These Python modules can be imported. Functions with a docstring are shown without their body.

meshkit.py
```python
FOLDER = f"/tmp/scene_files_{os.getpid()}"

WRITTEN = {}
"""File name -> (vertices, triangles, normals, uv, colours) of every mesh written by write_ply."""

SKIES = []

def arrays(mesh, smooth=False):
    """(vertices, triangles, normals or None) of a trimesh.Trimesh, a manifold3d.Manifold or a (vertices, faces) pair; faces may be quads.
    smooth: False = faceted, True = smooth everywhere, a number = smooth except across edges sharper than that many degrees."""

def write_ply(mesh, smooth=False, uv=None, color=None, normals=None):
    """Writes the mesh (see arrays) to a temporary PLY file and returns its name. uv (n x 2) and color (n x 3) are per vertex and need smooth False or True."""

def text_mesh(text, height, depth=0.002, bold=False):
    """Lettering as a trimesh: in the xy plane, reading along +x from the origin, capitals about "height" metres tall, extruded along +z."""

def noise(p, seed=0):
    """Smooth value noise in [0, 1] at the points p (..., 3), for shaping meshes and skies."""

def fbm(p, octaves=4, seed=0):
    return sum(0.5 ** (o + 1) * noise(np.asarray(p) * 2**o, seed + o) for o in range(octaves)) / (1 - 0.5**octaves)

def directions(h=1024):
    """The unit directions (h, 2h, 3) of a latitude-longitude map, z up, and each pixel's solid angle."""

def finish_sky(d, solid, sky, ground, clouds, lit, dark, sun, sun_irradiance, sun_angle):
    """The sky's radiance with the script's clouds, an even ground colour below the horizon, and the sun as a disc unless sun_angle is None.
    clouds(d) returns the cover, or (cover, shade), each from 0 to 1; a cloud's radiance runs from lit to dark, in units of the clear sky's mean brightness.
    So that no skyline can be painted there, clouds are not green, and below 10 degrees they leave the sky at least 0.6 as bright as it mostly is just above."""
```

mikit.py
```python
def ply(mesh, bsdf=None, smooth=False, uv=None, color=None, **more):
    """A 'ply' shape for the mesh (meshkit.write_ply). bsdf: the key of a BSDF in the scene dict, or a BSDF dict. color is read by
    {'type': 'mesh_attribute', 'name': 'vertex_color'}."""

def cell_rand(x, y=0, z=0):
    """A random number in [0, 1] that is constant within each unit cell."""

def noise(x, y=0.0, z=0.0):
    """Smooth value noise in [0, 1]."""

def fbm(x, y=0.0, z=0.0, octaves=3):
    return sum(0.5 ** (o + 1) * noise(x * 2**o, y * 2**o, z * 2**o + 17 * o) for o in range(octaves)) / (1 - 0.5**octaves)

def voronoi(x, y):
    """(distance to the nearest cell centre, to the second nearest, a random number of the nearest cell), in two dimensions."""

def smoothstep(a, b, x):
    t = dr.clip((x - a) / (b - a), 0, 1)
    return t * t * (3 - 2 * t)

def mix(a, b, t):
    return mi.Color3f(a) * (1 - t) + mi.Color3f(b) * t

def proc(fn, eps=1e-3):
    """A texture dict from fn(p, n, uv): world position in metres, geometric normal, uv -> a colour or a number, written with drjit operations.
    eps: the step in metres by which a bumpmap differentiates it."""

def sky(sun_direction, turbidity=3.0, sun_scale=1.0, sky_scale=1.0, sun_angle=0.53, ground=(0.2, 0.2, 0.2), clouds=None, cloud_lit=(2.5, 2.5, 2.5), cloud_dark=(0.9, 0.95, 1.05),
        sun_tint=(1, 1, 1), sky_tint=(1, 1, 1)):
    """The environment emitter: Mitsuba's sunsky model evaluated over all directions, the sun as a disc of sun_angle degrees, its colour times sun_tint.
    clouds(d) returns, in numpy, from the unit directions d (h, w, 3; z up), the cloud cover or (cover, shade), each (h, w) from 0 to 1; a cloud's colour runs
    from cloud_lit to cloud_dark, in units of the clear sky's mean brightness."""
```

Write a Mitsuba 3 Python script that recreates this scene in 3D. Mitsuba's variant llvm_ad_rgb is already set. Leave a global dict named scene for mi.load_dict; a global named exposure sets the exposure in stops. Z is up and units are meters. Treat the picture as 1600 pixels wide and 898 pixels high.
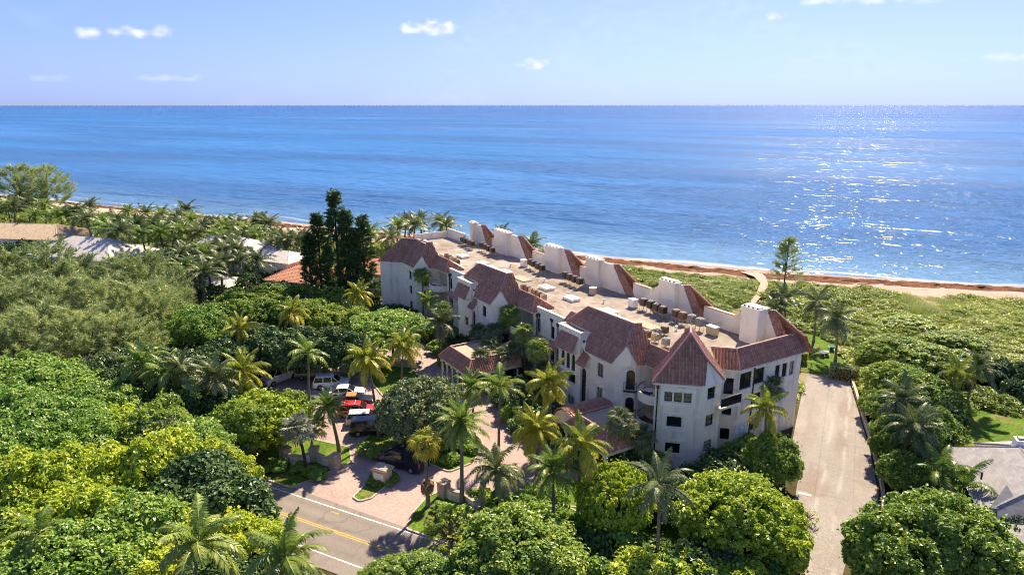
import math, random, numpy as np, trimesh, mitsuba as mi, drjit as dr, mikit, manifold3d as m3
from mikit import proc, noise, fbm, voronoi, cell_rand, smoothstep, mix
import meshkit
from shapely.geometry import Polygon, Point, LineString
from shapely.ops import unary_union
T = mi.ScalarTransform4f
R_ = np.random.default_rng
scene, labels = {}, {}

# ------------------------------------------------------------------ camera, sky, exposure
CAM_H, FOC = 37.0, 1067.0
PITCH = math.atan(284.0 / FOC)
cP, sP = math.cos(PITCH), math.sin(PITCH)
scene['camera'] = {'type': 'perspective', 'fov': 2 * math.degrees(math.atan(800.0 / FOC)), 'fov_axis': 'x', 'near_clip': 0.5, 'far_clip': 900000.0,
                   'to_world': T().look_at(origin=[0, 0, CAM_H], target=[0, cP, CAM_H - sP], up=[0, 0, 1])}
SUN_AZ, SUN_EL = math.radians(26.0), math.radians(46.5)
sun_dir = [math.sin(SUN_AZ) * math.cos(SUN_EL), math.cos(SUN_AZ) * math.cos(SUN_EL), math.sin(SUN_EL)]

CLOUDS = []     # azimuth, elevation, half width, half height in degrees, strength
for _x, _y, _w, _h, _s in ((145, 71, 20, 8, .95), (220, 66, 38, 11, 1.0), (674, 48, 42, 12, .95), (840, 102, 30, 9, .95), (1370, 12, 52, 16, 1.0), (1281, 17, 22, 6, .7), (1215, 36, 18, 7, .85), (278, 128, 40, 5, .3), (1562, 105, 36, 5, .45), (1265, 100, 30, 7, .22), (1436, 24, 26, 8, .35), (700, 114, 20, 5, .2), (80, 130, 24, 4, .2)):
    _b = math.atan((449 - _y) / FOC) - PITCH
    CLOUDS.append((math.degrees(math.atan2((_x - 800) / FOC, cP + sP * math.tan(_b + PITCH))), math.degrees(_b), _w / 18.0, _h / 18.0, _s))
def cloud_cover(d):
    az = np.degrees(np.arctan2(d[..., 0], d[..., 1])); el = np.degrees(np.arcsin(np.clip(d[..., 2], -1, 1)))
    q = np.stack([az * 1.1, el * 2.2, 0 * az], -1)
    n = meshkit.fbm(q * 1.3, 4, 5)
    n2 = meshkit.fbm(np.stack([az * .12, el * .35, 0 * az], -1), 4, 9)
    cover = .10 * np.clip((n2 - .48) * 4, 0, 1)
    for a, e, w, h, s in CLOUDS:
        up = np.where(el > e, 1.0, 1.9)
        r = np.sqrt(((az - a) / w) ** 2 + ((el - e) * up / h) ** 2)
        cover = np.maximum(cover, .9 * s * np.clip((1.02 - r + (n - .5) * 1.7) * 1.3, 0, 1))
    # more small cumulus elsewhere in the sky, beyond the frame
    far = (np.abs(az) > 42) | (el > 16)
    g = meshkit.fbm(np.stack([az * .11, el * .24, 0 * az], -1), 5, 21)
    cover = np.maximum(cover, np.where(far, np.clip((g - .64) * 7, 0, .9), 0) * np.clip((np.abs(az) - 42) / 8 + np.clip((el - 16) / 8, 0, 1), 0, 1))
    shade = np.clip(.35 - (n - .5) * 1.5, 0, .8)
    return cover, shade
scene['sky'] = mikit.sky(sun_dir, turbidity=3, sun_scale=.85, ground=(.20, .24, .31), clouds=cloud_cover, cloud_lit=(2.9, 3.0, 3.1), cloud_dark=(1.4, 1.5, 1.65), sky_tint=(.33, .328, .50))
exposure = 3.3

# ------------------------------------------------------------------ frames of reference
AX = np.array([.893, -.449]); AX /= np.linalg.norm(AX)          # along the coast road
NX = np.array([-AX[1], AX[0]])                                   # from the road towards the sea
UX = np.array([math.cos(math.radians(-58.5)), math.sin(math.radians(-58.5))])   # along the apartment building
VX = np.array([UX[1], -UX[0]])                                   # out of its entrance front
def C(s, t, z=0.0):
    return np.array([*(s * AX + t * NX), z])
def B(u, v, z=0.0):
    return np.array([*(u * UX + v * VX), z])
SEA = -4.0
def shift(s):
    return np.interp(s, [-600, -300, -120, -69, -18, 18, 38, 100, 300], [4, 0, 3, -2, 1, 7, 11, 20, 45])
def terrain(s, t):
    return np.interp(t - shift(s), [-400, 138, 150, 165, 181, 200, 260, 400], [0, 0, -.5, -2.2, -4.0, -6, -9, -12])
def ray(px, py):
    a, b = (px - 800) / FOC, (py - 449) / FOC
    return np.array([a, cP - b * sP, -sP - b * cP])
def gp(px, py, z=0.0):
    """the place at height z that stands at this spot of the survey photograph"""
    d = ray(px, py)
    return np.array([0, 0, CAM_H]) + d * ((z - CAM_H) / d[2])
def gpt(px, py):
    z = 0.0
    for _ in range(40):
        p = gp(px, py, z); z = .5 * z + .5 * float(terrain(p[:2] @ AX, p[:2] @ NX))
    return gp(px, py, z)
def atd(px, py, depth):
    d = ray(px, py)
    return np.array([0, 0, CAM_H]) + d * (depth / d[1])
def ground_z(p):
    return float(terrain(np.asarray(p)[:2] @ AX, np.asarray(p)[:2] @ NX))

# ------------------------------------------------------------------ helpers that write the scene
COUNT = {}
def numbered(name):
    k = COUNT.get(name, -1) + 1; COUNT[name] = k
    return name if k == 0 else f'{name}_{k:03d}'
def PLY(mesh, m, smooth=False, **k):
    return mikit.ply(mesh, 'mat_' + m, smooth, **k)
def put(name, mesh, mat, parent=None, smooth=False, uv=None, label=None, cat=None, group=None, kind=None, tw=None):
    key = numbered(f'{parent}__{name}' if parent else name)
    d = dict(mesh) if isinstance(mesh, dict) else PLY(mesh, mat, smooth, uv=uv)
    if tw is not None: d['to_world'] = tw
    scene[key] = d
    if label or cat or group or kind: tag(key, label, cat, group, kind)
    return key
def tag(key, label=None, cat=None, group=None, kind=None):
    labels[key] = {k: v for k, v in (('label', label), ('category', cat), ('group', group), ('kind', kind)) if v}
def thing(name, label, cat, group=None):
    key = numbered(name); tag(key, label, cat, group); return key
def struct(name, mesh, mat, **k):
    return put(name, mesh, mat, kind='structure', **k)
def tm(v, f):
    return trimesh.Trimesh(np.asarray(v, float), np.asarray(f, int), process=False)
def cat_(*ms):
    return trimesh.util.concatenate([m for m in ms if m is not None])
def man(mesh):
    return m3.Manifold(m3.Mesh(np.asarray(mesh.vertices, np.float32), np.asarray(mesh.faces, np.uint32)))
def unman(m):
    x = m.to_mesh(); return tm(x.vert_properties[:, :3], x.tri_verts)
def hull(pts):
    return trimesh.convex.convex_hull(np.asarray(pts, float))
def prism(poly, z0, z1):
    """upright prism over a polygon of xy points"""
    p = Polygon([tuple(q[:2]) for q in poly]) if not isinstance(poly, Polygon) else poly
    m = trimesh.creation.extrude_polygon(p, z1 - z0, engine='earcut'); m.apply_translation([0, 0, z0]); return m
def sheet(poly, z, step=None):
    p = Polygon([tuple(q[:2]) for q in poly]) if not isinstance(poly, Polygon) else poly
    v, f = trimesh.creation.triangulate_polygon(p, engine='earcut')
    v = np.c_[v, np.full(len(v), z)]
    f = np.asarray(f)
    n = np.cross(v[f[:, 1]] - v[f[:, 0]], v[f[:, 2]] - v[f[:, 0]])[:, 2]
    f[n < 0] = f[n < 0][:, ::-1]
    return tm(v, f)
def kerb_of(poly, w=.16, h=.13, z=0.02):
    p = Polygon([tuple(q[:2]) for q in poly]) if not isinstance(poly, Polygon) else poly
    ring = p.buffer(w, join_style=1).difference(p)
    return cat_(*[prism(g, z, z + h) for g in getattr(ring, 'geoms', [ring])])
def bx(u0, u1, v0, v1, z0, z1):
    """box in the building's own axes"""
    return hull([B(a, b, c) for a in (u0, u1) for b in (v0, v1) for c in (z0, z1)])
def box3(cx, cy, cz, dx, dy, dz, rot=0.0, bev=0.0):
    m = trimesh.creation.box([dx, dy, dz])
    if bev:
        pts = []
        for sx in (-1, 1):
            for sy in (-1, 1):
                for sz in (-1, 1):
                    for k in range(3):
                        q = np.array([sx * dx / 2, sy * dy / 2, sz * dz / 2]); e = np.array([sx, sy, sz]) * bev; e[k] = 0; pts.append(q - e)
        m = hull(pts)
    m.apply_transform(trimesh.transformations.rotation_matrix(rot, [0, 0, 1])); m.apply_translation([cx, cy, cz]); return m
def cyl(p, q, r, n=10, r2=None):
    p, q = np.asarray(p, float), np.asarray(q, float); r2 = r if r2 is None else r2
    z = (q - p) / np.linalg.norm(q - p); x = np.cross(z, [0, 0, 1] if abs(z[2]) < .9 else [1, 0, 0]); x /= np.linalg.norm(x); y = np.cross(z, x)
    a = np.arange(n) * 2 * np.pi / n
    ring = np.cos(a)[:, None] * x + np.sin(a)[:, None] * y
    v = np.vstack([p + ring * r, q + ring * r2, p[None], q[None]]); i = np.arange(n); j = (i + 1) % n
    f = np.vstack([np.c_[i, j, j + n], np.c_[i, j + n, i + n], np.c_[j, i, np.full(n, 2 * n)], np.c_[i + n, j + n, np.full(n, 2 * n + 1)]])
    return tm(v, f)
def tube(pts, rad, n=7):
    pts = np.asarray(pts, float); rad = np.broadcast_to(rad, len(pts)); t = np.gradient(pts, axis=0); t /= np.linalg.norm(t, axis=1, keepdims=True)
    ref = np.array([0.31, .92, .2]); x = np.cross(t, ref); x /= np.linalg.norm(x, axis=1, keepdims=True); y = np.cross(t, x)
    a = np.arange(n) * 2 * np.pi / n
    v = (pts[:, None] + rad[:, None, None] * (np.cos(a)[None, :, None] * x[:, None] + np.sin(a)[None, :, None] * y[:, None])).reshape(-1, 3)
    i = np.arange(n); j = (i + 1) % n; f = []
    for k in range(len(pts) - 1):
        f += [np.c_[k * n + i, (k + 1) * n + j, k * n + j], np.c_[k * n + i, (k + 1) * n + i, (k + 1) * n + j]]
    return tm(v, np.vstack(f))

# ------------------------------------------------------------------ materials
def mat(name, d):
    scene['mat_' + name] = d; return name
def pr(color, rough=.6, spec=.35, two=True, **k):
    c = color if isinstance(color, dict) else {'type': 'rgb', 'value': list(color)}
    d = {'type': 'principled', 'base_color': c, 'roughness': rough, 'specular': spec, **k}
    return {'type': 'twosided', 'bsdf': d} if two else d
def bumped(d, fn, scale, eps=.02):
    return {'type': 'twosided', 'bsdf': {'type': 'bumpmap', 'arbitrary': proc(fn, eps), 'scale': scale, 'bsdf': d['bsdf'] if d['type'] == 'twosided' else d}}

def f_stucco(p, n, uv):
    streak = fbm(p.x * 1.7 + p.y * 1.3, p.z * .16, 3.0)
    c = mix((.76, .69, .55), (.83, .765, .63), fbm(p.x * .5, p.y * .5, p.z * .4))
    return c * (1 - .20 * smoothstep(.50, .78, streak)) * (1 - .12 * smoothstep(.55, .75, fbm(p.x * .9 + 5, p.y * .9, p.z * .5, 4))) * (.95 + .1 * noise(p.x * 9, p.y * 9, p.z * 9))
mat('stucco', pr(proc(f_stucco), .85, .2))
mat('stucco_trim', pr((.80, .75, .65), .8, .2))
mat('cream_cap', pr((.36, .30, .21), .8, .2))
def f_tile(p, n, uv):
    r = cell_rand(uv.x, uv.y, 3.0)
    c = mix((.27, .120, .070), (.41, .205, .120), r)
    c = mix(c, (.27, .13, .09), .5 * smoothstep(.80, .97, cell_rand(uv.x, uv.y, 8.0)))
    c = mix(c, (.12, .07, .05), .22 * smoothstep(.52, .75, fbm(p.x * .45, p.y * .45, p.z * .6)))
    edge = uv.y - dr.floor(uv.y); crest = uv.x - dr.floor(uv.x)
    glint_wear = (1 - smoothstep(.06, .20, dr.abs(crest - .35))) * smoothstep(.25, .9, edge) * (.35 + .65 * cell_rand(uv.x, uv.y, 5.0))  # pale crest dashes: sun glints painted into the colour, along with weathering
    return mix(c, (.60, .45, .34), .55 * glint_wear)
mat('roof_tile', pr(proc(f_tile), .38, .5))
mat('ridge_tile', pr((.40, .22, .18), .5, .4))
mat('terracotta', pr((.42, .17, .09), .6, .3))
def f_flat(p, n, uv):
    a = fbm(p.x * .22, p.y * .22, 1.0, 4); b = fbm(p.x * 1.4, p.y * 1.4, 7.0, 3)
    c = mix((.235, .205, .168), (.32, .285, .24), smoothstep(.3, .7, a))
    c = mix(c, (.20, .15, .11), .7 * smoothstep(.58, .75, fbm(p.x * .5 + 9, p.y * .5, 2.0, 4)))
    g1, g2 = p.x * float(UX[0]) + p.y * float(UX[1]), p.x * float(VX[0]) + p.y * float(VX[1])
    seam = dr.minimum(dr.abs(g2 / 1.0 - dr.round(g2 / 1.0)) * 1.0, dr.abs(g1 / 9.0 - dr.round(g1 / 9.0)) * 9.0)
    pond = fbm(g1 * .13, g2 * .3, 21.0, 4); ring = 1 - smoothstep(.0, .018, dr.abs(pond - .6))
    c = mix(c, (.17, .14, .11), .35 * smoothstep(.6, .63, pond) + .3 * ring)
    return c * (.82 + .36 * b) * (1 - .14 * (1 - smoothstep(.02, .06, seam)))
mat('roof_gravel', pr(proc(f_flat), .95, .1))
mat('white_metal', pr((.72, .71, .68), .5, .4))
mat('dark_metal', pr((.035, .030, .027), .45, .4))
mat('brown_metal', pr((.09, .055, .04), .5, .4))
mat('rust_metal', pr((.20, .10, .06), .7, .3))
mat('grey_metal', pr((.22, .23, .23), .45, .5))
mat('tan_metal', pr((.42, .34, .22), .5, .4))
mat('black', pr((.012, .012, .012), .6, .3))
mat('bronze', pr((.028, .022, .018), .4, .5))
mat('glass_dark', pr((.012, .016, .020), .06, .75))
mat('glass_shade', pr((.13, .12, .105), .10, .7))
mat('glass_curtain', pr((.33, .29, .23), .15, .6))
mat('glass_rail', {'type': 'thindielectric', 'int_ior': 1.5})
mat('shutter', pr((.60, .61, .60), .55, .4))
def f_asphalt(p, n, uv):
    s, t = p.x * float(AX[0]) + p.y * float(AX[1]), p.x * float(NX[0]) + p.y * float(NX[1])
    c = mix((.180, .160, .140), (.222, .200, .177), fbm(s * .12, t * .9, 0.0, 4))
    tr = dr.exp(-dr.square((dr.abs(dr.abs(t - 40.9) - 1.45) - .75) / .35))
    c = c * (1 - .10 * tr)
    crack = 1 - smoothstep(.0, .05, dr.abs(fbm(s * .35, t * .35, 4.0, 4) - .5))
    return c * (.9 + .2 * noise(p.x * 12, p.y * 12)) * (1 - .18 * crack * smoothstep(.5, .7, fbm(s * .1, t * .1, 8.0)))
mat('asphalt', pr(proc(f_asphalt), .9, .2))
def f_pave(p, n, uv):
    s, t = p.x * float(AX[0]) + p.y * float(AX[1]), p.x * float(NX[0]) + p.y * float(NX[1])
    row = dr.floor(t / .12); k = cell_rand(s / .24 + .5 * row, row, 1.0)
    c = mix((.275, .205, .175), (.37, .295, .26), k)
    c = mix(c, (.33, .25, .235), .5 * fbm(p.x * .3, p.y * .3, 0.0, 4))
    big = fbm(p.x * .16, p.y * .16, 5.0, 4)
    return c * (.80 + .4 * big)
mat('pavers', pr(proc(f_pave), .9, .2))
def f_conc(p, n, uv):
    s, t = p.x * float(AX[0]) + p.y * float(AX[1]), p.x * float(NX[0]) + p.y * float(NX[1])
    c = mix((.212, .193, .172), (.280, .259, .234), fbm(s * .5, t * .16, 1.0, 4))
    red = smoothstep(.50, .74, fbm(s * .55 + 4, t * .10, 6.0, 4))
    c = mix(c, (.185, .145, .12), .6 * red)
    w = s + 1.2 * fbm(s * .2, t * .12, 3.0, 3)
    pale = dr.exp(-dr.square((w - .9) / .25)) + dr.exp(-dr.square((w - 2.6) / .2))
    c = mix(c, (.33, .31, .285), .75 * pale * smoothstep(.35, .6, fbm(s * .6, t * .3, 2.0, 3)))
    dark = smoothstep(.62, .74, fbm(s * .25, t * .25, 12.0, 4))
    c = mix(c, (.19, .155, .125), .5 * dark)
    joint = dr.minimum(dr.abs(t / 6.1 - dr.round(t / 6.1)) * 6.1, dr.abs((s + .2) / 3.4 - dr.round((s + .2) / 3.4)) * 3.4)
    return c * (.9 + .2 * noise(p.x * 7, p.y * 7)) * (1 - .18 * (1 - smoothstep(.02, .06, joint)))
mat('concrete', pr(proc(f_conc), .9, .2))
mat('kerbstone', pr((.42, .34, .28), .85, .2))
def worn(c0, c1):
    def f(p, n, uv):
        return mix(c0, c1, smoothstep(.52, .72, fbm(p.x * 2.2, p.y * 2.2, 3.0, 4)))
    return f
f_white_paint = worn((.62, .60, .57), (.36, .33, .30)); f_yellow_paint = worn((.55, .33, .045), (.33, .24, .12))
mat('faint_paint', pr((.33, .31, .285), .85, .2)); mat('white_paint', pr(proc(f_white_paint), .8, .2)); mat('yellow_paint', pr(proc(f_yellow_paint), .8, .2))
def f_lawn(p, n, uv):
    c = mix((.050, .105, .012), (.105, .175, .020), fbm(p.x * .7, p.y * .7, 2.0, 4))
    c = mix(c, (.19, .165, .060), .55 * smoothstep(.56, .74, fbm(p.x * .5 + 30, p.y * .5, 5.0, 4)))
    return c * (.65 + .7 * noise(p.x * 6, p.y * 6, 1.0))
mat('lawn', pr(proc(f_lawn), .95, .1))
def f_ground(p, n, uv):
    s, t = p.x * float(AX[0]) + p.y * float(AX[1]), p.x * float(NX[0]) + p.y * float(NX[1])
    tt = t - dr.select(s > -18, dr.maximum(s + 18, 0) * .24, 0)
    td = t - dr.select(s > -18, dr.maximum(s + 18, 0) * .07, 0) + 3 * smoothstep(-20.0, 10.0, s)
    big, fine = fbm(p.x * .12, p.y * .12, 0.0, 4), fbm(p.x * 1.1, p.y * 1.1, 3.0, 4)
    soil = mix((.030, .032, .012), (.085, .075, .032), fine)
    dune = mix((.10, .125, .030), (.25, .21, .115), smoothstep(.40, .66, .5 * big + .5 * fine))
    sand = mix((.30, .235, .18), (.375, .305, .24), fine)
    sand = mix(sand, (.25, .165, .115), .75 * smoothstep(.60, .70, fbm(s * .06, tt * .55, 9.0, 4)))
    wet = smoothstep(176.0, 181.0, tt + 2 * (big - .5))
    sand = mix(sand, (.26, .20, .15), wet)
    c = mix(soil, dune, smoothstep(88.0, 104.0, t + 14 * (big - .5)))
    return mix(c, sand, smoothstep(156.0, 161.0, td + 10 * (big - .5) + 2.5 * (fine - .5)))
mat('earth', pr(proc(f_ground), .95, .1))
mat('path_sand', pr((.36, .29, .225), .95, .1))
def f_weed(p, n, uv):
    return mix((.095, .042, .022), (.19, .088, .049), fbm(p.x * 1.2, p.y * 1.2, p.z * 3, 4))
mat('seaweed', pr(proc(f_weed), .9, .1))

# sea: depth colour with swell light and shade painted in, wave relief as bump
def f_sea(p, n, uv):
    s, t = p.x * float(AX[0]) + p.y * float(AX[1]), p.x * float(NX[0]) + p.y * float(NX[1])
    d = t - 181 - dr.select(s > -18, dr.maximum(s + 18, 0) * .2, 0) + 10 * (fbm(s * .02, t * .05, 1.0) - .5)
    c = mix((.066, .145, .225), (.018, .095, .222), smoothstep(2.0, 60.0, d))
    c = mix(c, (.004, .085, .210), smoothstep(60.0, 380.0, d))
    c = mix(c, (.002, .062, .170), smoothstep(400.0, 3500.0, d))
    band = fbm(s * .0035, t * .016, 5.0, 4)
    c = c * (.80 + .40 * smoothstep(.35, .65, band)) * (.88 + .24 * fbm(s * .016, t * .11, 2.0, 4))  # finer streaks: light and dark of the swell mixed into the water colour
    e = d + 2.2 * (fbm(s * .05, 0.0, 3.0, 3) - .5) * 2
    foam = smoothstep(.25, .75, fbm(s * .35, t * .7, 4.0, 4) + .25) * (dr.exp(-dr.square((e - .9) / 1.5)) + .55 * dr.exp(-dr.square((e - 8.5) / 1.0)) * smoothstep(.45, .6, fbm(s * .03, 7.0, 2.0)))
    return mix(c, (.66, .68, .68), dr.clip(.5 * foam, 0, 1))
def f_wave(p, n, uv):
    s, t = p.x * float(AX[0]) + p.y * float(AX[1]), p.x * float(NX[0]) + p.y * float(NX[1])
    q = t + 7 * fbm(s * .010, t * .02, 6.0, 3)
    w = mi.Float(0)
    for k, (f, r, c) in enumerate(((.016, .30, .05), (.045, .22, .08), (.12, .22, .14), (.30, .30, .17), (.75, .6, .19), (1.9, 1.2, .22))):
        w += c / f * noise(s * f * r + 3.7 * k, (q if f < .5 else t) * f, 1.3 * k)
    return w
def f_sea_rough(p, n, uv):
    s, t = p.x * float(AX[0]) + p.y * float(AX[1]), p.x * float(NX[0]) + p.y * float(NX[1])
    slick = smoothstep(.56, .66, fbm(s * .0012 + 3, t * .0055, 2.0, 4))
    return .22 - .06 * slick
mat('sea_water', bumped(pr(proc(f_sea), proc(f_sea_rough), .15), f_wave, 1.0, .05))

# leaves; uv.x is the leaf's own random number, uv.y that of its branch
def leaf(name, a, b, c, trans=.8, rough=.45, amount=.3, warm=.55, gloss=.28):
    def f(p, n, uv):
        w = .55 * fbm(p.x * .16, p.y * .16, p.z * .1, 3) + .45 * (.5 + 1.5 * (fbm(p.x * .045, p.y * .045, 3.0, 2) - .5))
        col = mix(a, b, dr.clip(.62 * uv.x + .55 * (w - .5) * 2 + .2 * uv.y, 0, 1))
        return mix(col, c, amount * smoothstep(warm, 1.0, uv.y * .55 + .45 * uv.x + .5 * (w - .5)))
    thin = {'type': 'principledthin', 'base_color': proc(f), 'roughness': rough, 'diff_trans': trans, 'spec_trans': 0.0}
    wax = pr(proc(f), .38, .9)     # the waxy upper face
    return mat(name, {'type': 'blendbsdf', 'weight': gloss, 'thin': thin, 'wax': wax})
leaf('leaf_grape', (.115, .215, .036), (.335, .455, .065), (.60, .58, .10), 1.0)
leaf('leaf_lime', (.190, .310, .028), (.520, .610, .060), (.78, .74, .10), 1.0)
leaf('leaf_broad', (.105, .230, .042), (.300, .450, .075), (.52, .56, .12), .9)
leaf('leaf_olive', (.090, .135, .050), (.250, .310, .130), (.44, .46, .22), .55)
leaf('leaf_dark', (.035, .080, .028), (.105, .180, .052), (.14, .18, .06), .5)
leaf('leaf_pine', (.190, .265, .095), (.490, .560, .215), (.66, .66, .30), .8)
leaf('leaf_dune', (.150, .235, .045), (.410, .480, .078), (.62, .50, .21), .8)
leaf('palm_green', (.090, .175, .032), (.240, .330, .060), (.50, .46, .12), .9)
leaf('palm_gold', (.120, .200, .028), (.370, .400, .055), (.66, .52, .045), 1.1, amount=.6, warm=.45)
leaf('palm_dark', (.065, .105, .042), (.190, .235, .090), (.42, .40, .20), .7)
leaf('palm_silver', (.155, .185, .130), (.30, .32, .235), (.42, .42, .28), .5)
leaf('palm_dead', (.17, .11, .055), (.30, .21, .11), (.38, .29, .16), .5)
def f_bark(p, n, uv):
    return mix((.12, .095, .07), (.26, .22, .175), fbm(p.x * 1.5, p.y * 1.5, p.z * 5, 3))
mat('bark', pr(proc(f_bark), .95, .1))
mat('bark_dark', pr((.055, .042, .030), .95, .1))
mat('crownshaft', pr((.11, .19, .035), .5, .4))
def f_coral(p, n, uv):
    return mix((.36, .27, .20), (.52, .41, .31), fbm(p.x * 2.5, p.y * 2.5, p.z * 3.5, 4))
mat('coral_stone', pr(proc(f_coral), .9, .15))
# ------------------------------------------------------------------ ground, road, beach, sea
def grid_mesh(ss, tt, zf):
    S, Tt = np.meshgrid(ss, tt, indexing='ij')
    xy = S[..., None] * AX + Tt[..., None] * NX
    v = np.c_[xy.reshape(-1, 2), zf(S, Tt).ravel()]
    m, n = len(ss), len(tt); i = np.arange(m * n).reshape(m, n)
    a, b, c, d = i[:-1, :-1].ravel(), i[1:, :-1].ravel(), i[1:, 1:].ravel(), i[:-1, 1:].ravel()
    return tm(v, np.vstack([np.c_[a, b, c], np.c_[a, c, d]]))
def land_z(S, Tt):
    z = terrain(S.ravel(), Tt.ravel()).reshape(S.shape)
    bump = meshkit.fbm(np.stack([S * .11, Tt * .11, 0 * S], -1), 3, 4) - .5
    amp = 1.3 * np.clip((Tt - 118) / 15, 0, 1) * np.clip((172 - Tt + shift(S.ravel()).reshape(S.shape)) / 14, 0.05, 1) * np.where(Tt > 180 + shift(S.ravel()).reshape(S.shape), 0.2, 1)
    return z + bump * amp - .02
ss = np.unique(np.r_[np.linspace(-900, -340, 15), np.linspace(-340, 130, 190), np.linspace(130, 500, 12)])
tt = np.unique(np.r_[np.linspace(-160, 110, 8), np.linspace(110, 215, 70), np.linspace(215, 400, 6)])
struct('ground', grid_mesh(ss, tt, land_z), 'earth', smooth=True)
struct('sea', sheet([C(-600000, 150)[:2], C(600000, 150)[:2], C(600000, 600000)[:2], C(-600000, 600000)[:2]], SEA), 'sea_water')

def strip(s0, s1, t0, t1, z):
    return sheet([C(s0, t0), C(s1, t0), C(s1, t1), C(s0, t1)], z)
struct('road', strip(-420, 260, 36.4, 44.9, .020), 'asphalt')
for k, (t, w, m) in enumerate([(43.72, .14, 'white_paint'), (37.92, .14, 'white_paint'), (40.94, .11, 'yellow_paint'), (40.70, .11, 'yellow_paint')]):
    put('lane_line', strip(-420, 260, t - w / 2, t + w / 2, .026), m, 'road')
put('lane_line', strip(-40.8, -39.9, 43.05, 43.2, .026), 'yellow_paint', 'road')

def px(pts, z=0.0):
    return [gp(*p, z)[:2] for p in pts]
def smooth_poly(pts, r):
    p = Polygon(pts).buffer(0)
    return p.buffer(-r, join_style=1).buffer(2 * r, join_style=1).buffer(-r, join_style=1)
paved = smooth_poly(px([(415, 748), (460, 763), (600, 812), (728, 857), (830, 800), (960, 790), (968, 752), (905, 722), (850, 690), (800, 640), (755, 600), (715, 560), (672, 540), (640, 528), (600, 522),
                        (560, 560), (500, 556), (440, 560), (395, 590), (385, 650), (400, 700)]), .6)
struct('driveway', sheet(paved, .030), 'pavers')
def island(name, pts, matname, r=.5, z=.12, kerb=True, gp_=True):
    p = smooth_poly(px(pts) if gp_ else pts, r)
    key = struct(name, prism(p, -.05, z), matname)
    if kerb: put('kerb', kerb_of(p, .17, .125, .03), 'kerbstone', key)
    return p
verge_left = island('lawn', [(330, 722), (372, 734), (455, 762), (500, 744), (548, 722), (545, 700), (500, 690), (440, 675), (300, 690)], 'lawn', .4)
verge_right = island('lawn', [(636, 826), (648, 800), (668, 778), (690, 768), (760, 780), (830, 786), (960, 800), (1100, 830), (1000, 880), (722, 857)], 'lawn', .4)
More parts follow.
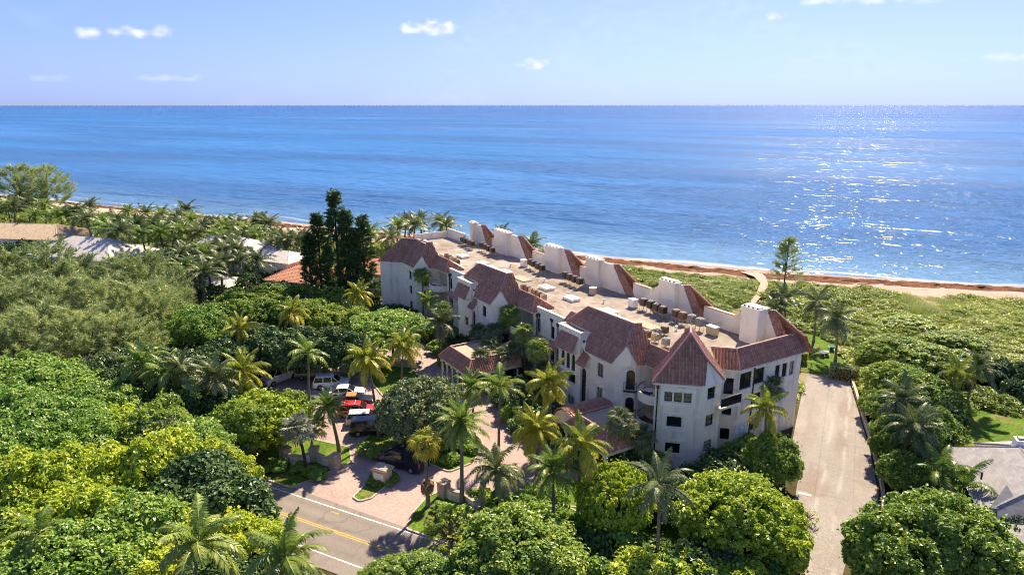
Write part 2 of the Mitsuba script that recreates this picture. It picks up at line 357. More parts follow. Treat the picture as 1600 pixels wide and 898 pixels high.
isle = island('lawn', [(553, 777), (562, 783), (580, 778), (624, 742), (612, 735), (590, 741)], 'lawn', .35)
bed = island('planting_bed', [(566, 692), (600, 701), (650, 716), (702, 737), (735, 724), (756, 702), (751, 688), (725, 664), (690, 630), (664, 598), (640, 575), (600, 572), (575, 590), (602, 622), (612, 650), (590, 672)], 'lawn', .6)
island('planting_bed', [(846, 740), (900, 752), (960, 762), (968, 790), (905, 800), (850, 776)], 'lawn', .5)
cd = [C(-3.4, 100.4), C(-3.3, 84), C(-3.2, 75.8), C(-1.9, 69), C(-1.9, 65.5), C(-2.6, 62), C(-.4, 57.5), C(-.2, 52.5), C(-1.5, 44.9), C(4.2, 44.9), C(2.3, 52), C(3.2, 60), C(5.3, 66), C(5.4, 70), C(4.6, 80), C(2.2, 99.6)]
struct('parking_drive', sheet(cd, .034), 'concrete')
for k in range(8):
    put('stall_line', strip(2.55 - .14 * k, 4.95 - .22 * k, 69.2 + 2.7 * k, 69.27 + 2.7 * k, .042), 'faint_paint', 'parking_drive')
dm = gp(1257, 772)
put('drain_grate', box3(dm[0], dm[1], .04, 1.25, .5, .02, -.46), 'kerbstone', 'parking_drive'); 
put('drain_grate', box3(dm[0], dm[1], .053, 1.0, .3, .02, -.46), 'tan_metal', 'parking_drive')
struct('beach_lawn', prism(smooth_poly(px([(1232, 512), (1288, 524), (1312, 545), (1330, 575), (1318, 588), (1240, 580)]), .8), -.1, .06), 'lawn')
struct('garden_lawn', prism(smooth_poly(px([(1480, 712), (1488, 655), (1540, 640), (1680, 660), (1750, 720), (1600, 770)]), .8), -.1, .06), 'lawn')
pth = [gpt(*p) for p in [(1160, 486), (1176, 476), (1187, 463), (1194, 447), (1187, 436), (1172, 428)]]
pv = []
for i, p in enumerate(pth):
    d = pth[min(i + 1, len(pth) - 1)] - pth[max(i - 1, 0)]; n = np.array([-d[1], d[0]]) / np.linalg.norm(d[:2]); w = [.5, .55, .65, .8, 1.3, 2.6][i]
    for sg in (-1, 1):
        q = p[:2] + n * w * sg; pv.append([*q, ground_z(q) + .55])
struct('sand_path', tm(pv, [[2 * i + a for a in t] for i in range(len(pth) - 1) for t in ((0, 2, 1), (1, 2, 3))]), 'path_sand', smooth=True)
# seaweed wrack, lumpy ridge along the tide line
ws = np.arange(-420, 140, 1.1); lo = np.interp(ws, [-420, -300, -160, -65, -16, 10, 37, 140], [172, 171, 168.5, 166.5, 164.5, 171, 182, 205]); hi = np.interp(ws, [-420, -300, -160, -65, -16, 10, 37, 140], [177, 176, 175.5, 174.2, 176, 181.5, 188.2, 209])
lo = lo + 2.2 * (meshkit.fbm(np.c_[ws * .09, 0 * ws, 0 * ws], 4, 2) - .5) * 2; hi = hi + 1.3 * (meshkit.fbm(np.c_[ws * .12, 0 * ws + 5, 0 * ws], 4, 3) - .5) * 2
M = 15; q = np.linspace(0, 1, M); Tq = lo[:, None] + (hi - lo)[:, None] * q; Sq = np.repeat(ws[:, None], M, 1)
bump = meshkit.fbm(np.stack([Sq * .8, Tq * .8, 0 * Sq], -1), 4, 8); hz = .6 * np.sqrt(np.clip(4 * q * (1 - q), 0, 1)) * np.clip((bump - .33) * 3.4, -.4, 1.2)
Zq = terrain(Sq.ravel(), Tq.ravel()).reshape(Sq.shape) + np.where(Tq > 0, hz, 0) - .05
i = np.arange(Sq.size).reshape(Sq.shape); a, b_, c_, d_ = i[:-1, :-1].ravel(), i[1:, :-1].ravel(), i[1:, 1:].ravel(), i[:-1, 1:].ravel()
put('seaweed_wrack', tm(np.c_[(Sq[..., None] * AX + Tq[..., None] * NX).reshape(-1, 2), Zq.ravel()], np.vstack([np.c_[a, b_, c_], np.c_[a, c_, d_]])), 'seaweed', kind='stuff', label='red-brown seaweed washed up in a long band along the beach', cat='seaweed')
# ------------------------------------------------------------------ the apartment building
APT = thing('apartment_building', 'long cream stucco apartment building with dark red tile roofs beside the sea', 'building')
EAVE, FLAT, TOP = 9.55, 9.6, 13.8
def tiles(poly, lift=.06, tw=.34, th=.44):
    """interlocking barrel tiles over one convex roof plane (points counter-clockwise or not)"""
    P = np.array(poly, float); c = P.mean(0)
    n = np.linalg.svd(P - c)[2][2]; n *= np.sign(n[2]) or 1
    if abs(n[2]) < 1e-6: return None
    up = np.array([0, 0, 1]) - n * n[2]; up /= np.linalg.norm(up); e = np.cross(up, n)
    a, b = P @ e, P @ up; d0 = float(c @ n)
    cols = np.arange(math.floor(a.min() / tw), math.ceil(a.max() / tw) + 1); rows = np.arange(math.floor(b.min() / th), math.ceil(b.max() / th) + 1)
    sub = 5; av = np.arange(cols[0] * sub, cols[-1] * sub + 1) * (tw / sub)
    ph = (np.arange(len(av)) % sub) / sub
    prof = .075 * np.maximum(np.cos(2 * np.pi * (ph - .35)), -.55)
    V, F, base = [], [], 0; na = len(av)
    bb = []
    for r in rows[:-1]:
        bb += [(r * th, .055), ((r + 1) * th - .004, .0)]
    H_ = np.array([x[1] for x in bb])[:, None] + prof[None] + lift; Bv = np.array([x[0] for x in bb])
    pts = av[None, :, None] * e + Bv[:, None, None] * up + (d0 + H_)[..., None] * n
    i = np.arange(pts.shape[0] * na).reshape(-1, na)
    q0, q1, q2, q3 = i[:-1, :-1].ravel(), i[:-1, 1:].ravel(), i[1:, 1:].ravel(), i[1:, :-1].ravel()
    m = tm(pts.reshape(-1, 3), np.vstack([np.c_[q0, q1, q2], np.c_[q0, q2, q3]]))
    order = np.argsort(np.arctan2((P - c) @ up, (P - c) @ e)); Q = P[order]
    for k in range(len(Q)):
        p, r = Q[k], Q[(k + 1) % len(Q)]; t = r - p
        if np.linalg.norm(t) < 1e-6: continue
        inn = np.cross(n, t); inn /= np.linalg.norm(inn)
        if inn @ (c - p) < 0: inn = -inn
        m = trimesh.intersections.slice_mesh_plane(m, inn, p)
        if len(m.faces) == 0: return None
    m = tm(m.vertices, m.faces)
    return m, np.c_[m.vertices @ e / tw, m.vertices @ up / th + 1e-3]
class Roof:
    def __init__(s): s.m, s.uv, s.caps = [], [], []
    def add(s, *poly):
        r = tiles(poly)
        if r is not None: s.m.append(r[0]); s.uv.append(r[1])
        return s
    def cap(s, p, q, r=.13):
        p, q = np.array(p, float), np.array(q, float); L = np.linalg.norm(q - p); k = max(1, int(round(L / .42)))
        for i in range(k):
            a, b = p + (q - p) * i / k, p + (q - p) * min((i + 1.12) / k, 1)
            s.caps.append(cyl(a + [0, 0, .06], b + [0, 0, .08], r, 8, r * .86))
        return s
    def build(s, parent, name='roof'):
        if not s.m: return
        key = put(name, cat_(*s.caps) if s.caps else s.m[0], 'ridge_tile', parent)
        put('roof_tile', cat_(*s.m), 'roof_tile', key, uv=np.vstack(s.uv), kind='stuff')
        return key

openings = []          # recesses cut into the walls, world meshes
def frame_of(p, nrm):
    """axes of an upright wall: right, up, out"""
    nrm = np.asarray(nrm, float) / np.linalg.norm(nrm); return np.array([-nrm[1], nrm[0], 0.0]), np.array([0, 0, 1.0]), np.array([nrm[0], nrm[1], 0.0])
def wbox(p, nrm, x0, x1, z0, z1, d0, d1):
    """a box in a wall's axes: x along the wall, z up, d outward"""
    r, u, o = frame_of(p, nrm); p = np.asarray(p, float)
    return hull([p + r * x + u * z + o * d for x in (x0, x1) for z in (z0, z1) for d in (d0, d1)])
def warch(p, nrm, x0, x1, z0, z1, d0, d1, n=9):
    r, u, o = frame_of(p, nrm); p = np.asarray(p, float); xc, hw = (x0 + x1) / 2, (x1 - x0) / 2
    prof = [(x0, z0), (x1, z0)] + [(xc + hw * math.cos(a), z1 - hw + hw * math.sin(a)) for a in np.linspace(0, np.pi, n)]
    return hull([p + r * x + u * z + o * d for x, z in prof for d in (d0, d1)])
WN = R_(5)
def window(p, nrm, w, h, parent=None, arch=False, bars=1, cross=0, surround=0.0, glass=None, name='window', trim='stucco_trim', depth=.22):
    """p: the sill's middle on the wall face. Recess, frame with bars, pane; a raised stucco surround if asked for"""
    parent = parent or APT
    openings.append((warch if arch else wbox)(p, nrm, -w / 2, w / 2, 0, h, -depth, .3))
    fr = []
    t = .06
    top = h - (w / 2 if arch else 0)
    fr += [wbox(p, nrm, -w / 2, -w / 2 + t, 0, top, -depth + .01, -depth + .09), wbox(p, nrm, w / 2 - t, w / 2, 0, top, -depth + .01, -depth + .09), wbox(p, nrm, -w / 2 + t, w / 2 - t, 0, t, -depth + .012, -depth + .092)]
    if not arch: fr.append(wbox(p, nrm, -w / 2 + t, w / 2 - t, h - t, h, -depth + .012, -depth + .092))
    for k in range(1, bars + 1):
        x = -w / 2 + w * k / (bars + 1); fr.append(wbox(p, nrm, x - .03, x + .03, t, top - t, -depth + .014, -depth + .08))
    for k in range(1, cross + 1):
        z = top * k / (cross + 1); fr.append(wbox(p, nrm, -w / 2 + t, w / 2 - t, z - .028, z + .028, -depth + .016, -depth + .083))
    key = put(name, cat_(*fr), 'bronze', parent)
    g = glass or WN.choice(['glass_dark', 'glass_dark', 'glass_shade', 'glass_curtain'])
    put('pane', (warch if arch else wbox)(p, nrm, -w / 2 + .01, w / 2 - .01, .01, h - .01, -depth - .03, -depth + .03), g, key)
    if surround:
        s = surround; o = .07
        ring = [wbox(p, nrm, -w / 2 - s, -w / 2 - s + .14, -s, h + s, 0.004, o), wbox(p, nrm, w / 2 + s - .14, w / 2 + s, -s, h + s, 0.004, o), wbox(p, nrm, -w / 2 - s + .14, w / 2 + s - .14, h + s - .14, h + s, .003, o - .003), wbox(p, nrm, -w / 2 - s + .14, w / 2 + s - .14, -s, -s + .14, .003, o - .003)]
        put('surround', cat_(*ring), trim, key)
    put('sill', wbox(p, nrm, -w / 2 - .06, w / 2 + .06, -.07, 0.0, -.05, .10), trim, key)
    return key
nV, nU = np.array([*VX, 0]), np.array([*UX, 0]); nD = (nV + nU) / math.sqrt(2)
walls = {}             # name -> solid of each wall mass
core = prism([B(-123, -50.0), B(-47.0, -50.0), B(-47.0, -55.6), B(-46.0, -56.6), B(-46.0, -67.6), B(-123, -67.6)], -.3, 9.5)
PITCHU = 27.0
roofs = {}
def module(k, uc, near):
    """one tower of the entrance front with its mansard, stair box, balcony bay and the recessed wall after it"""
    E = lambda du, v, z: B(uc + du, v, z)
    R = Roof()
    eL, eR, ap, rR, rL, cB = E(-6.6, -46.15, EAVE), E(-1.9, -46.15, EAVE), E(-.85, -47.35, 11.7), E(-1.5, -48.75, TOP), E(-9.3, -48.55, TOP), E(.1, -48.25, EAVE)
    sR, vt, va = E(-1.1, -49.65, TOP), E(-.6, -50.35, 11.45), E(.35, -49.15, EAVE)
    hl = E(-12.0, -47.40, 11.5)
    far = k == 2
    if far:
        dl, dc = E(-10.2, -42.7, EAVE), E(-6.65, -46.15, EAVE); rm = E(-6.9, -48.75, 13.5); rl0 = E(-8.9, -46.9, 13.5)
        R.add(dl, dc, rm, rl0); R.add(dc, eR, ap, E(-1.5, -48.7, 13.5), rm)
        R.cap(rl0, rm).cap(rm, rR)
        put('wall', hull([x - np.array([0, 0, .12]) for x in (dl, dc, rm, rl0, E(-12.5, -46.5, EAVE), E(-11, -48, 13.3), E(-8, -50.5, 13.3))]), 'stucco', APT)
    else:
        R.add(hl, rL, rR, ap, E(-6.9, -47.30, 11.5)); R.add(E(-7.2, -46.9, 10.9), E(-6.6, -46.15, EAVE), eR, ap, E(-6.9, -47.30, 11.5))
        R.cap(rL, rR).cap(hl, rL)
        # small mansard behind the stair box
        a0, a1, a2, a3 = E(-15.9, -49.2, EAVE), E(-10, -49.2, EAVE), E(-10, -50.3, 11.45), E(-14.9, -50.3, 11.45)
        R.add(a0, a1, a2, a3).cap(a3, a2).cap(a0, a3)
        put('wall', hull([x - np.array([0, 0, .12]) for x in (a0, a1, a2, a3, E(-15.2, -52.0, EAVE), E(-10, -52, EAVE))]), 'stucco', APT)
    R.add(ap, cB, va, vt, sR, rR)
    R.cap(ap, rR).cap(rR, sR)
    # lower mansard over the balcony bay with its hipped end
    if near: p3 = (va, E(4.2, -49.2, EAVE), E(4.2, -50.3, 11.45), vt)
    else: p3 = (va, E(4.5, -49.2, EAVE), E(3.6, -50.3, 11.45), vt)
    R.add(*p3).cap(p3[3], p3[2])
    if not near:
        h2 = (E(3.6, -50.3, 11.45), E(4.5, -49.2, EAVE), E(4.9, -52.2, 9.64), E(4.2, -52.0, 10.4))
        R.add(E(3.6, -50.3, 11.45), E(4.5, -49.2, EAVE), E(4.5, -52.9, 9.64)); R.cap(p3[2], p3[1]).cap(E(3.6, -50.3, 11.45), E(4.5, -52.9, 9.64))
        R.add(E(3.6, -50.3, 11.45), E(4.5, -52.9, 9.64), E(2.4, -53.6, 9.64))
    R.build(APT)
    low = np.array([0, 0, .12])
    # gable and screen walls under the tiles
    back = [E(-9.0 if not far else -6.5, -50.5, TOP - .3), E(-1.75, -49.75, TOP - .3), E(-9 if not far else -6.5, -50.6, EAVE), E(-1, -50.6, EAVE)]
    pts = [x - low for x in ([hl, rL] if not far else []) + [eR, ap, rR]] + [E(-1.35, -49.5, TOP - .3)] + [x - low for x in ([eL] if not far else [E(-6.65, -46.15, EAVE)])] + [E(0, -48.2, EAVE) - low, vt - low] + back
    put('wall', hull(pts), 'stucco', APT)
    put('wall', hull([x - low for x in p3] + [E(.3, -52.2, EAVE), E(4.1, -52.2, EAVE)]), 'stucco', APT)
    # body of the tower
    fp = [E(-6.4, -46.5, 0), E(-2.05, -46.5, 0), E(-.25, -48.3, 0), E(-.25, -51, 0), E(-6.4, -51, 0)]
    if far: fp = [E(-9.9, -43.05, 0), E(-6.55, -46.4, 0), E(-2.05, -46.5, 0), E(-.25, -48.3, 0), E(-.25, -51, 0), E(-8, -54, 0), E(-13, -47, 0)]
    body = [prism(fp, -.3, EAVE - .02)]
    soff = prism(Polygon([tuple(q[:2]) for q in fp]).buffer(.16, join_style=2), EAVE - .22, EAVE - .05)
    put('cornice', soff, 'stucco_trim', APT)
    gap = dict(surround=.32)
    if not far:
        body += [bx(uc - 11.9, uc - 7.6, -50.6, -46.2, -.3, 11.35), bx(uc - 8.2, uc - 6.2, -50.6, -46.3, -.3, 7.95), bx(uc - 8.2, uc - 6.25, -50.6, -47.0, 7.9, 9.6)]
        if near:
            body[1] = bx(uc - 11.9, uc - 7.6, -50.6, -46.2, 5.95, 11.35); body.append(bx(uc - 11.7, uc - 7.6, -50.6, -46.55, -.3, 6.0))
    solid = man(body[0])
    for b_ in body[1:]: solid = solid + man(b_)
    n0 = len(openings)
    for j, z in enumerate((7.15, 4.25, 1.45)):
        if far and j == 0: z = 6.9
        if k == 1 and j == 1:
            put('wall_panel', wbox(E(-4.15, -46.5, 4.35), nV, -.6, .6, 0, 1.5, 0.004, .06), 'stucco_trim', APT); continue
        window(E(-4.15, -46.5, z), nV, 1.05, 1.6 if j < 2 else 1.45, bars=1 if near else 1, surround=.34)
    if not far:
        window(E(-6.92, -46.3, 2.3), nV, 1.1, 5.1, arch=True, bars=1, cross=4, glass='glass_dark', name='stair_window', depth=.3)
        put('arch_surround', unman(man(warch(E(-6.92, -46.3, 2.1), nV, -.70, .70, 0, 5.55, .004, .10)) - man(warch(E(-6.92, -46.3, 1.9), nV, -.57, .57, 0, 5.55, -.2, .3))), 'stucco_trim', APT)
        if near:
            for x in (-11.0, -9.95, -8.9): window(E(x, -46.2, 6.3), nV, .72, 2.15, arch=True, bars=0, cross=1, glass='glass_dark')
            put('sill_band', bx(uc - 11.95, uc - 7.9, -46.19, -46.05, 6.02, 6.16), 'stucco_trim', APT)
            window(E(-9.6, -46.55, 4.5), nV, 1.35, 1.25, bars=1, glass='glass_dark'); window(E(-9.6, -46.55, 1.5), nV, 1.35, 1.25, bars=1)
        else:
            window(E(-9.2, -46.2, 4.5), nV, .95, 1.3, bars=1, surround=.25); window(E(-9.2, -46.2, 1.5), nV, .95, 1.3, bars=1, surround=.25)
            for x in (-10.9, -9.8, -8.7): put('wall_panel', wbox(E(x, -46.2, 6.5), nV, -.45, .45, 0, 2.0, 0.003, .045), 'stucco_trim', APT)
        put('flat_cap', cat_(bx(uc - 12.0, uc - 7.5, -46.45, -46.1, 11.34, 11.50), bx(uc - 12.0, uc - 11.7, -48.3, -46.45, 11.337, 11.497), bx(uc - 7.8, uc - 7.5, -48.0, -46.45, 11.337, 11.497)), 'stucco_trim', APT)
        put('flat_deck', bx(uc - 11.7, uc - 7.8, -48.3, -46.45, 11.34, 11.39), 'cream_cap', APT)
        A_ = Roof().add(E(-11.55, -46.15, 10.65), E(-7.95, -46.15, 10.65), E(-7.85, -45.25, 8.95), E(-11.65, -45.25, 8.95)).cap(E(-11.55, -46.2, 10.68), E(-7.95, -46.2, 10.68), .08)
        aw = A_.build(APT, 'awning'); put('awning_cheek', hull([E(-11.5, -46.2, 10.55), E(-8, -46.2, 10.55), E(-7.9, -45.3, 8.86), E(-11.6, -45.3, 8.86), E(-11.6, -46.2, 8.86), E(-7.9, -46.2, 8.86)]), 'stucco', aw)
        A2 = Roof().add(E(-7.6, -46.95, 9.35), E(-6.2, -46.95, 9.35), E(-6.05, -45.6, 7.75), E(-7.8, -45.6, 7.75)).cap(E(-7.6, -46.95, 9.38), E(-6.2, -46.95, 9.38), .08)
        a2k = A2.build(APT, 'awning'); put('awning_cheek', hull([E(-7.59, -46.98, 9.25), E(-6.25, -46.98, 9.25), E(-6.1, -45.65, 7.67), E(-7.75, -45.65, 7.67), E(-7.75, -46.28, 7.62), E(-6.1, -46.28, 7.62)]), 'stucco', a2k)
        scupper(E(-7.58, -46.75, 10.2), nU)
    # arch on the chamfered gable, and the return to the balcony bay
    g0 = E(-.62, -47.93, 0)
    for z in (6.5, 3.3):
        window(g0 + [0, 0, z], nD, .95, 2.35, arch=True, bars=1, name='arched_door', glass='glass_dark')
        rail = cat_(*[wbox(g0 + [0, 0, z - .05], nD, x - .02, x + .02, 0, 1.0, .3, .34) for x in np.linspace(-.7, .7, 9)], wbox(g0 + [0, 0, z - .05], nD, -.74, .74, 1.0, 1.06, .29, .35), wbox(g0 + [0, 0, z - .05], nD, -.74, .74, -.1, 0, 0.004, .36))
        put('railing', rail, 'dark_metal', APT)
    for o in openings[n0:]: solid = solid - man(o)
    put('wall', unman(solid), 'stucco', APT)
    # balcony bay: dark recess with sliding doors, rounded balconies
    for z in (6.3, 3.1, 0.0):
        r = bx(uc - .3, uc + 4.0, -52.3, -49.9, z + .12, z + 2.75); core_cut.append(r)
        window(E(1.95, -52.3, z + .12), nV, 3.6, 2.35, bars=2, name='sliding_door', glass='glass_dark', depth=.1)
    for z in (6.3, 3.1):
        cx = 1.9; rad = 2.4
        ang = np.linspace(0, np.pi, 19)
        def ring(r, zz): return [E(cx - r * math.cos(a) * .92, -49.8 + r * .96 * math.sin(a), zz) for a in ang]
        out, inn = ring(rad, 0), ring(rad - .16, 0)
        floor_ = prism(out, z - .22, z + .02)
        wallp = Polygon([tuple(p[:2]) for p in out] + [tuple(p[:2]) for p in inn[::-1]]).buffer(0)
        b = put('balcony', cat_(floor_, prism(wallp, z + .02, z + .80)), 'stucco', APT)
        put('deck', prism([tuple(p[:2]) for p in inn], z + .021, z + .05), 'brown_metal', b)
        if z > 5:
            q = E(cx - .5, -48.9, z + .05); tk = thing('balcony_table', 'small round table on the top balcony of the ' + ('nearest', 'middle', 'farthest')[k] + ' tower', 'table'); put('top', cyl(q + [0, 0, .68], q + [0, 0, .73], .5, 14), 'white_metal', tk); put('stem', cyl(q, q + [0, 0, .68], .05, 6), 'dark_metal', tk)
            for ci, (dx, dv) in enumerate(((-.85, .1), (.8, .15))):
                q2 = E(cx - .5 + dx, -48.9 + dv, z + .05); ck = thing('balcony_chair', 'chair on the top balcony of the ' + ('nearest', 'middle', 'farthest')[k] + ' tower, ' + ('far' if ci == 0 else 'near') + ' side of the table', 'chair', 'balcony chairs'); an = math.atan2(UX[1], UX[0])
                put('seat', box3(*(q2 + [0, 0, .42]), .5, .5, .06, an), 'white_metal', ck); put('backrest', box3(*(q2 + np.array([*(UX * (.24 if dx > 0 else -.24)), .70])), .05, .5, .55, an), 'white_metal', ck); put('frame', cat_(*[cyl(q2 + np.array([*(UX * a_ + VX * b_), 0]), q2 + np.array([*(UX * a_ + VX * b_), .4]), .02, 4) for a_ in (-.22, .22) for b_ in (-.22, .22)]), 'dark_metal', ck)
        rr = ring(rad - .08, z + 1.02)
        put('railing', cat_(tube(rr, .03, 5), *[cyl(ring(rad - .08, z + .8)[i], rr[i], .015, 4) for i in range(0, 19, 1)]), 'dark_metal', b)
    # post between bay and recess
    if not near:
        put('wall', bx(uc + 4.0, uc + 4.6, -52.3, -49.75, -.3, 9.5), 'stucco', APT)
        # recessed wall with low parapet, scuppers, arched windows, downspouts, tile skirt
        put('parapet', bx(uc + 2.9 + 1.7, uc + 11.4, -50.28, -49.98, 9.45, 10.25), 'stucco', APT)
        put('parapet_cap', bx(uc + 4.55, uc + 11.45, -50.34, -49.92, 10.25, 10.35), 'stucco_trim', APT)
        for x in (5.2, 8.2): scupper(E(x, -49.98, 9.25), nV)
        n1 = len(openings)
        window(E(5.0, -50, 6.75), nV, .8, 1.95, bars=1); window(E(8.3, -50, 6.75), nV, .85, 1.75, bars=1)
        openings.append(warch(E(6.65, -50, 6.4), nV, -.65, .65, 0, 2.5, -.12, .3))
        window(E(5.2, -50, 3.5), nV, .85, 1.6, bars=1); window(E(8.3, -50, 3.5), nV, .85, 1.6, bars=1)
        window(E(5.2, -50, .6), nV, .85, 1.7, bars=1); window(E(8.3, -50, .6), nV, .85, 1.7, bars=1)
        core_cut.extend(openings[n1:])
        S = Roof().add(E(4.7, -49.95, 6.45), E(10.4, -49.95, 6.45), E(10.4, -49.1, 5.75), E(4.7, -49.1, 5.75)).build(APT, 'tile_skirt')
        for x in (4.75, 9.7):
            put('downspout', cat_(cyl(E(x, -49.85, 0), E(x, -49.85, 9.0), .07, 6), box3(*E(x, -49.8, 9.15), .3, .3, .35)), 'bronze', APT)
def scupper(p, nrm):
    r, u, o = frame_of(p, nrm)
    m = hull([p + r * x + u * z + o * d for x, z, d in ((-.24, .28, 0), (.24, .28, 0), (-.24, .28, .26), (.24, .28, .26), (-.07, -.25, 0), (.07, -.25, 0), (-.07, -.25, .12), (.07, -.25, .12))])
    put('scupper', cat_(m, cyl(p + o * .08 - u * .22, p + o * .08 - u * .75, .05, 6)), 'bronze', APT)
core_cut = []
module(0, -52.5, True); module(1, -79.5, False); module(2, -106.5, False)

# corner turret
tL, tR = B(-48.05, -46.35, EAVE), B(-44.6, -50.3, EAVE)
tA, tK, tG = B(-48.0, -51.35, 13.95), B(-45.6, -51.5, 11.8), B(-44.5, -53.1, EAVE)
D2 = (VX + UX) / math.sqrt(2); back = lambda p, d: p - np.array([*(D2 * d), 0])
tB = back(tA, 2.4)
R = Roof().add(tL, tR, tK, tA).add(tA, tK, tG, back(tG, 1.6), tB).add(tL, tA, tB, back(tL, 4.2)).cap(tL, tA).cap(tA, tK).cap(tK, tG).cap(tA, tB)
R.build(APT)
low = np.array([0, 0, .13])
put('wall', hull([tL - low, tR - low, tK - low, tA - low, tB - low, tG - low, back(tL, 4.2) - low, back(tG, 2.5) - low, B(-46.5, -55, EAVE)]), 'stucco', APT)
fpT = [B(-48.0, -46.7), B(-44.85, -50.05), B(-44.85, -53.0), B(-46.9, -55.2), B(-50, -55), B(-50.5, -49.5), B(-49.2, -48)]
solid = man(prism(fpT, -.3, EAVE - .02)); n0 = len(openings)
tw = lambda f, z: np.array([*((1 - f) * B(-48.0, -46.7)[:2] + f * B(-44.85, -50.05)[:2]), z])
nT = np.array([*(B(-44.85, -50.05) - B(-48, -46.7))[:2], 0]); nT = np.array([nT[1], -nT[0], 0]); nT /= np.linalg.norm(nT)
for f in (.30, .51, .72): window(tw(f, 7.55), nT, .78, 1.05, bars=0, cross=1, glass='glass_shade')
g = tw(.51, 7.35); put('window_band', unman(man(wbox(g, nT, -1.75, 1.75, -.25, 1.75, .004, .09)) - man(wbox(g, nT, -1.42, 1.42, .08, 1.42, -.1, .3))), 'stucco_trim', APT)
for z in (4.75, 1.75): window(tw(.46, z), nT, 1.5, 1.15, bars=1, surround=.42)
for z in (7.75, 4.7, 1.8): window(B(-44.85, -51.6, z), nU, 1.15, 1.3, bars=0, cross=1, glass='glass_curtain' if z < 2 else None)
put('downspout', cat_(cyl(tw(.06, 0) + nT * .09, tw(.06, 8.9) + nT * .09, .07, 6), box3(*(tw(.06, 9.1) + nT * .12), .26, .26, .3)), 'bronze', APT)
put('cornice', prism(Polygon([tuple(q[:2]) for q in fpT]).buffer(.15, join_style=2), EAVE - .22, EAVE - .06), 'stucco_trim', APT)
for o in openings[n0:]: solid = solid - man(o)
put('wall', unman(solid), 'stucco', APT)

# right wing over the parking drive
e0, e1, e2 = B(-47.2, -55.1, EAVE), B(-45.65, -56.65, EAVE), B(-45.65, -68.0, EAVE)
r0, r1, r2 = B(-48.8, -55.4, 11.45), B(-46.85, -57.3, 11.45), B(-46.85, -68.3, 11.45)
R = Roof().add(e0, e1, r1, r0).add(e1, e2, r2, r1).cap(r0, r1).cap(r1, r2).cap(e1, r1).cap(r2, e2).build(APT)
put('wall', hull([x - low for x in (e0, e1, r0, r1)] + [B(-48.5, -57.2, EAVE), B(-47.1, -57.6, 11.3)]), 'stucco', APT)
put('wall', hull([x - low for x in (e1, e2, r1, r2)] + [B(-47.1, -57.4, 11.3), B(-47.1, -68, 11.3), B(-47.1, -57.4, EAVE), B(-47.1, -68, EAVE)]), 'stucco', APT)
n0 = len(openings)
W = lambda v, z: B(-46.0, v, z)
window(W(-58.2, 6.95), nU, 1.9, 1.95, bars=1, glass='glass_dark'); window(W(-60.45, 7.1), nU, 1.6, 1.85, bars=0, glass='glass_dark')
for v in (-63.5, -64.75, -66.0): window(W(v, 6.95), nU, .85, 1.7, bars=0, glass='glass_dark' if v > -66 else None)
window(W(-60.35, 4.4), nU, 1.3, 1.6, bars=0, glass='glass_dark'); window(W(-60.4, 1.5), nU, 1.4, 1.5, bars=0, glass='glass_dark')
for z in (4.0, 1.2):
    for x in (-57.5, -58.25, -59.0): put('storm_shutter', wbox(W(x, z), nU, -.34, .34, 0, 1.7, .004, .07), 'shutter', APT)
    for x in (-64.2, -65.0): put('storm_shutter', wbox(W(x, z), nU, -.34, .34, 0, 1.6, .004, .07), 'shutter', APT)
window(W(-58.2, -.1), nU, 1.9, 1.0, bars=1, glass='glass_dark', name='garage_opening')
pD = B(-46.5, -56.1, 0)
for z in (6.6, 4.15, 1.2): window(pD + [0, 0, z], nD, 1.0, 1.9 if z > 5 else 1.35, bars=0, glass='glass_dark')
core_cut.extend(openings[n0:])
put('downspout', cyl(W(-59.45, 0) + nU * .09, W(-59.45, 9.2) + nU * .09, .07, 6), 'bronze', APT)
# glass-railed balcony between turret and wing
bp_ = [B(-44.2, -52.4), B(-44.2, -55.6), B(-46.4, -55.6), B(-46.4, -52.4)]
b = put('balcony', prism(bp_, 6.45, 6.68), 'stucco', APT)
put('railing', cat_(tube([B(-44.25, -52.5, 7.75), B(-44.25, -55.55, 7.75), B(-45.9, -55.55, 7.75)], .035, 5), *[cyl(B(-44.25, v, 6.68), B(-44.25, v, 7.75), .025, 5) for v in (-52.5, -53.5, -54.5, -55.55)]), 'dark_metal', b)
put('glass_panel', wbox(B(-44.25, -54.0, 6.75), nU, -1.5, 1.5, 0, .92, -.012, .0), 'glass_dark', b)
put('plinth_wall', cat_(bx(-46.0, -44.8, -60.3, -53.2, -.3, .25)), 'stucco', APT)

solid = man(core)
for o in core_cut: solid = solid - man(o)
put('wall', unman(solid), 'stucco', APT)
put('flat_roof', prism([B(-122.9, -50.3), B(-50.2, -50.3), B(-48.0, -55.5), B(-46.9, -57.4), B(-46.9, -67.4), B(-122.9, -67.4)], 9.50, FLAT), 'roof_gravel', APT)

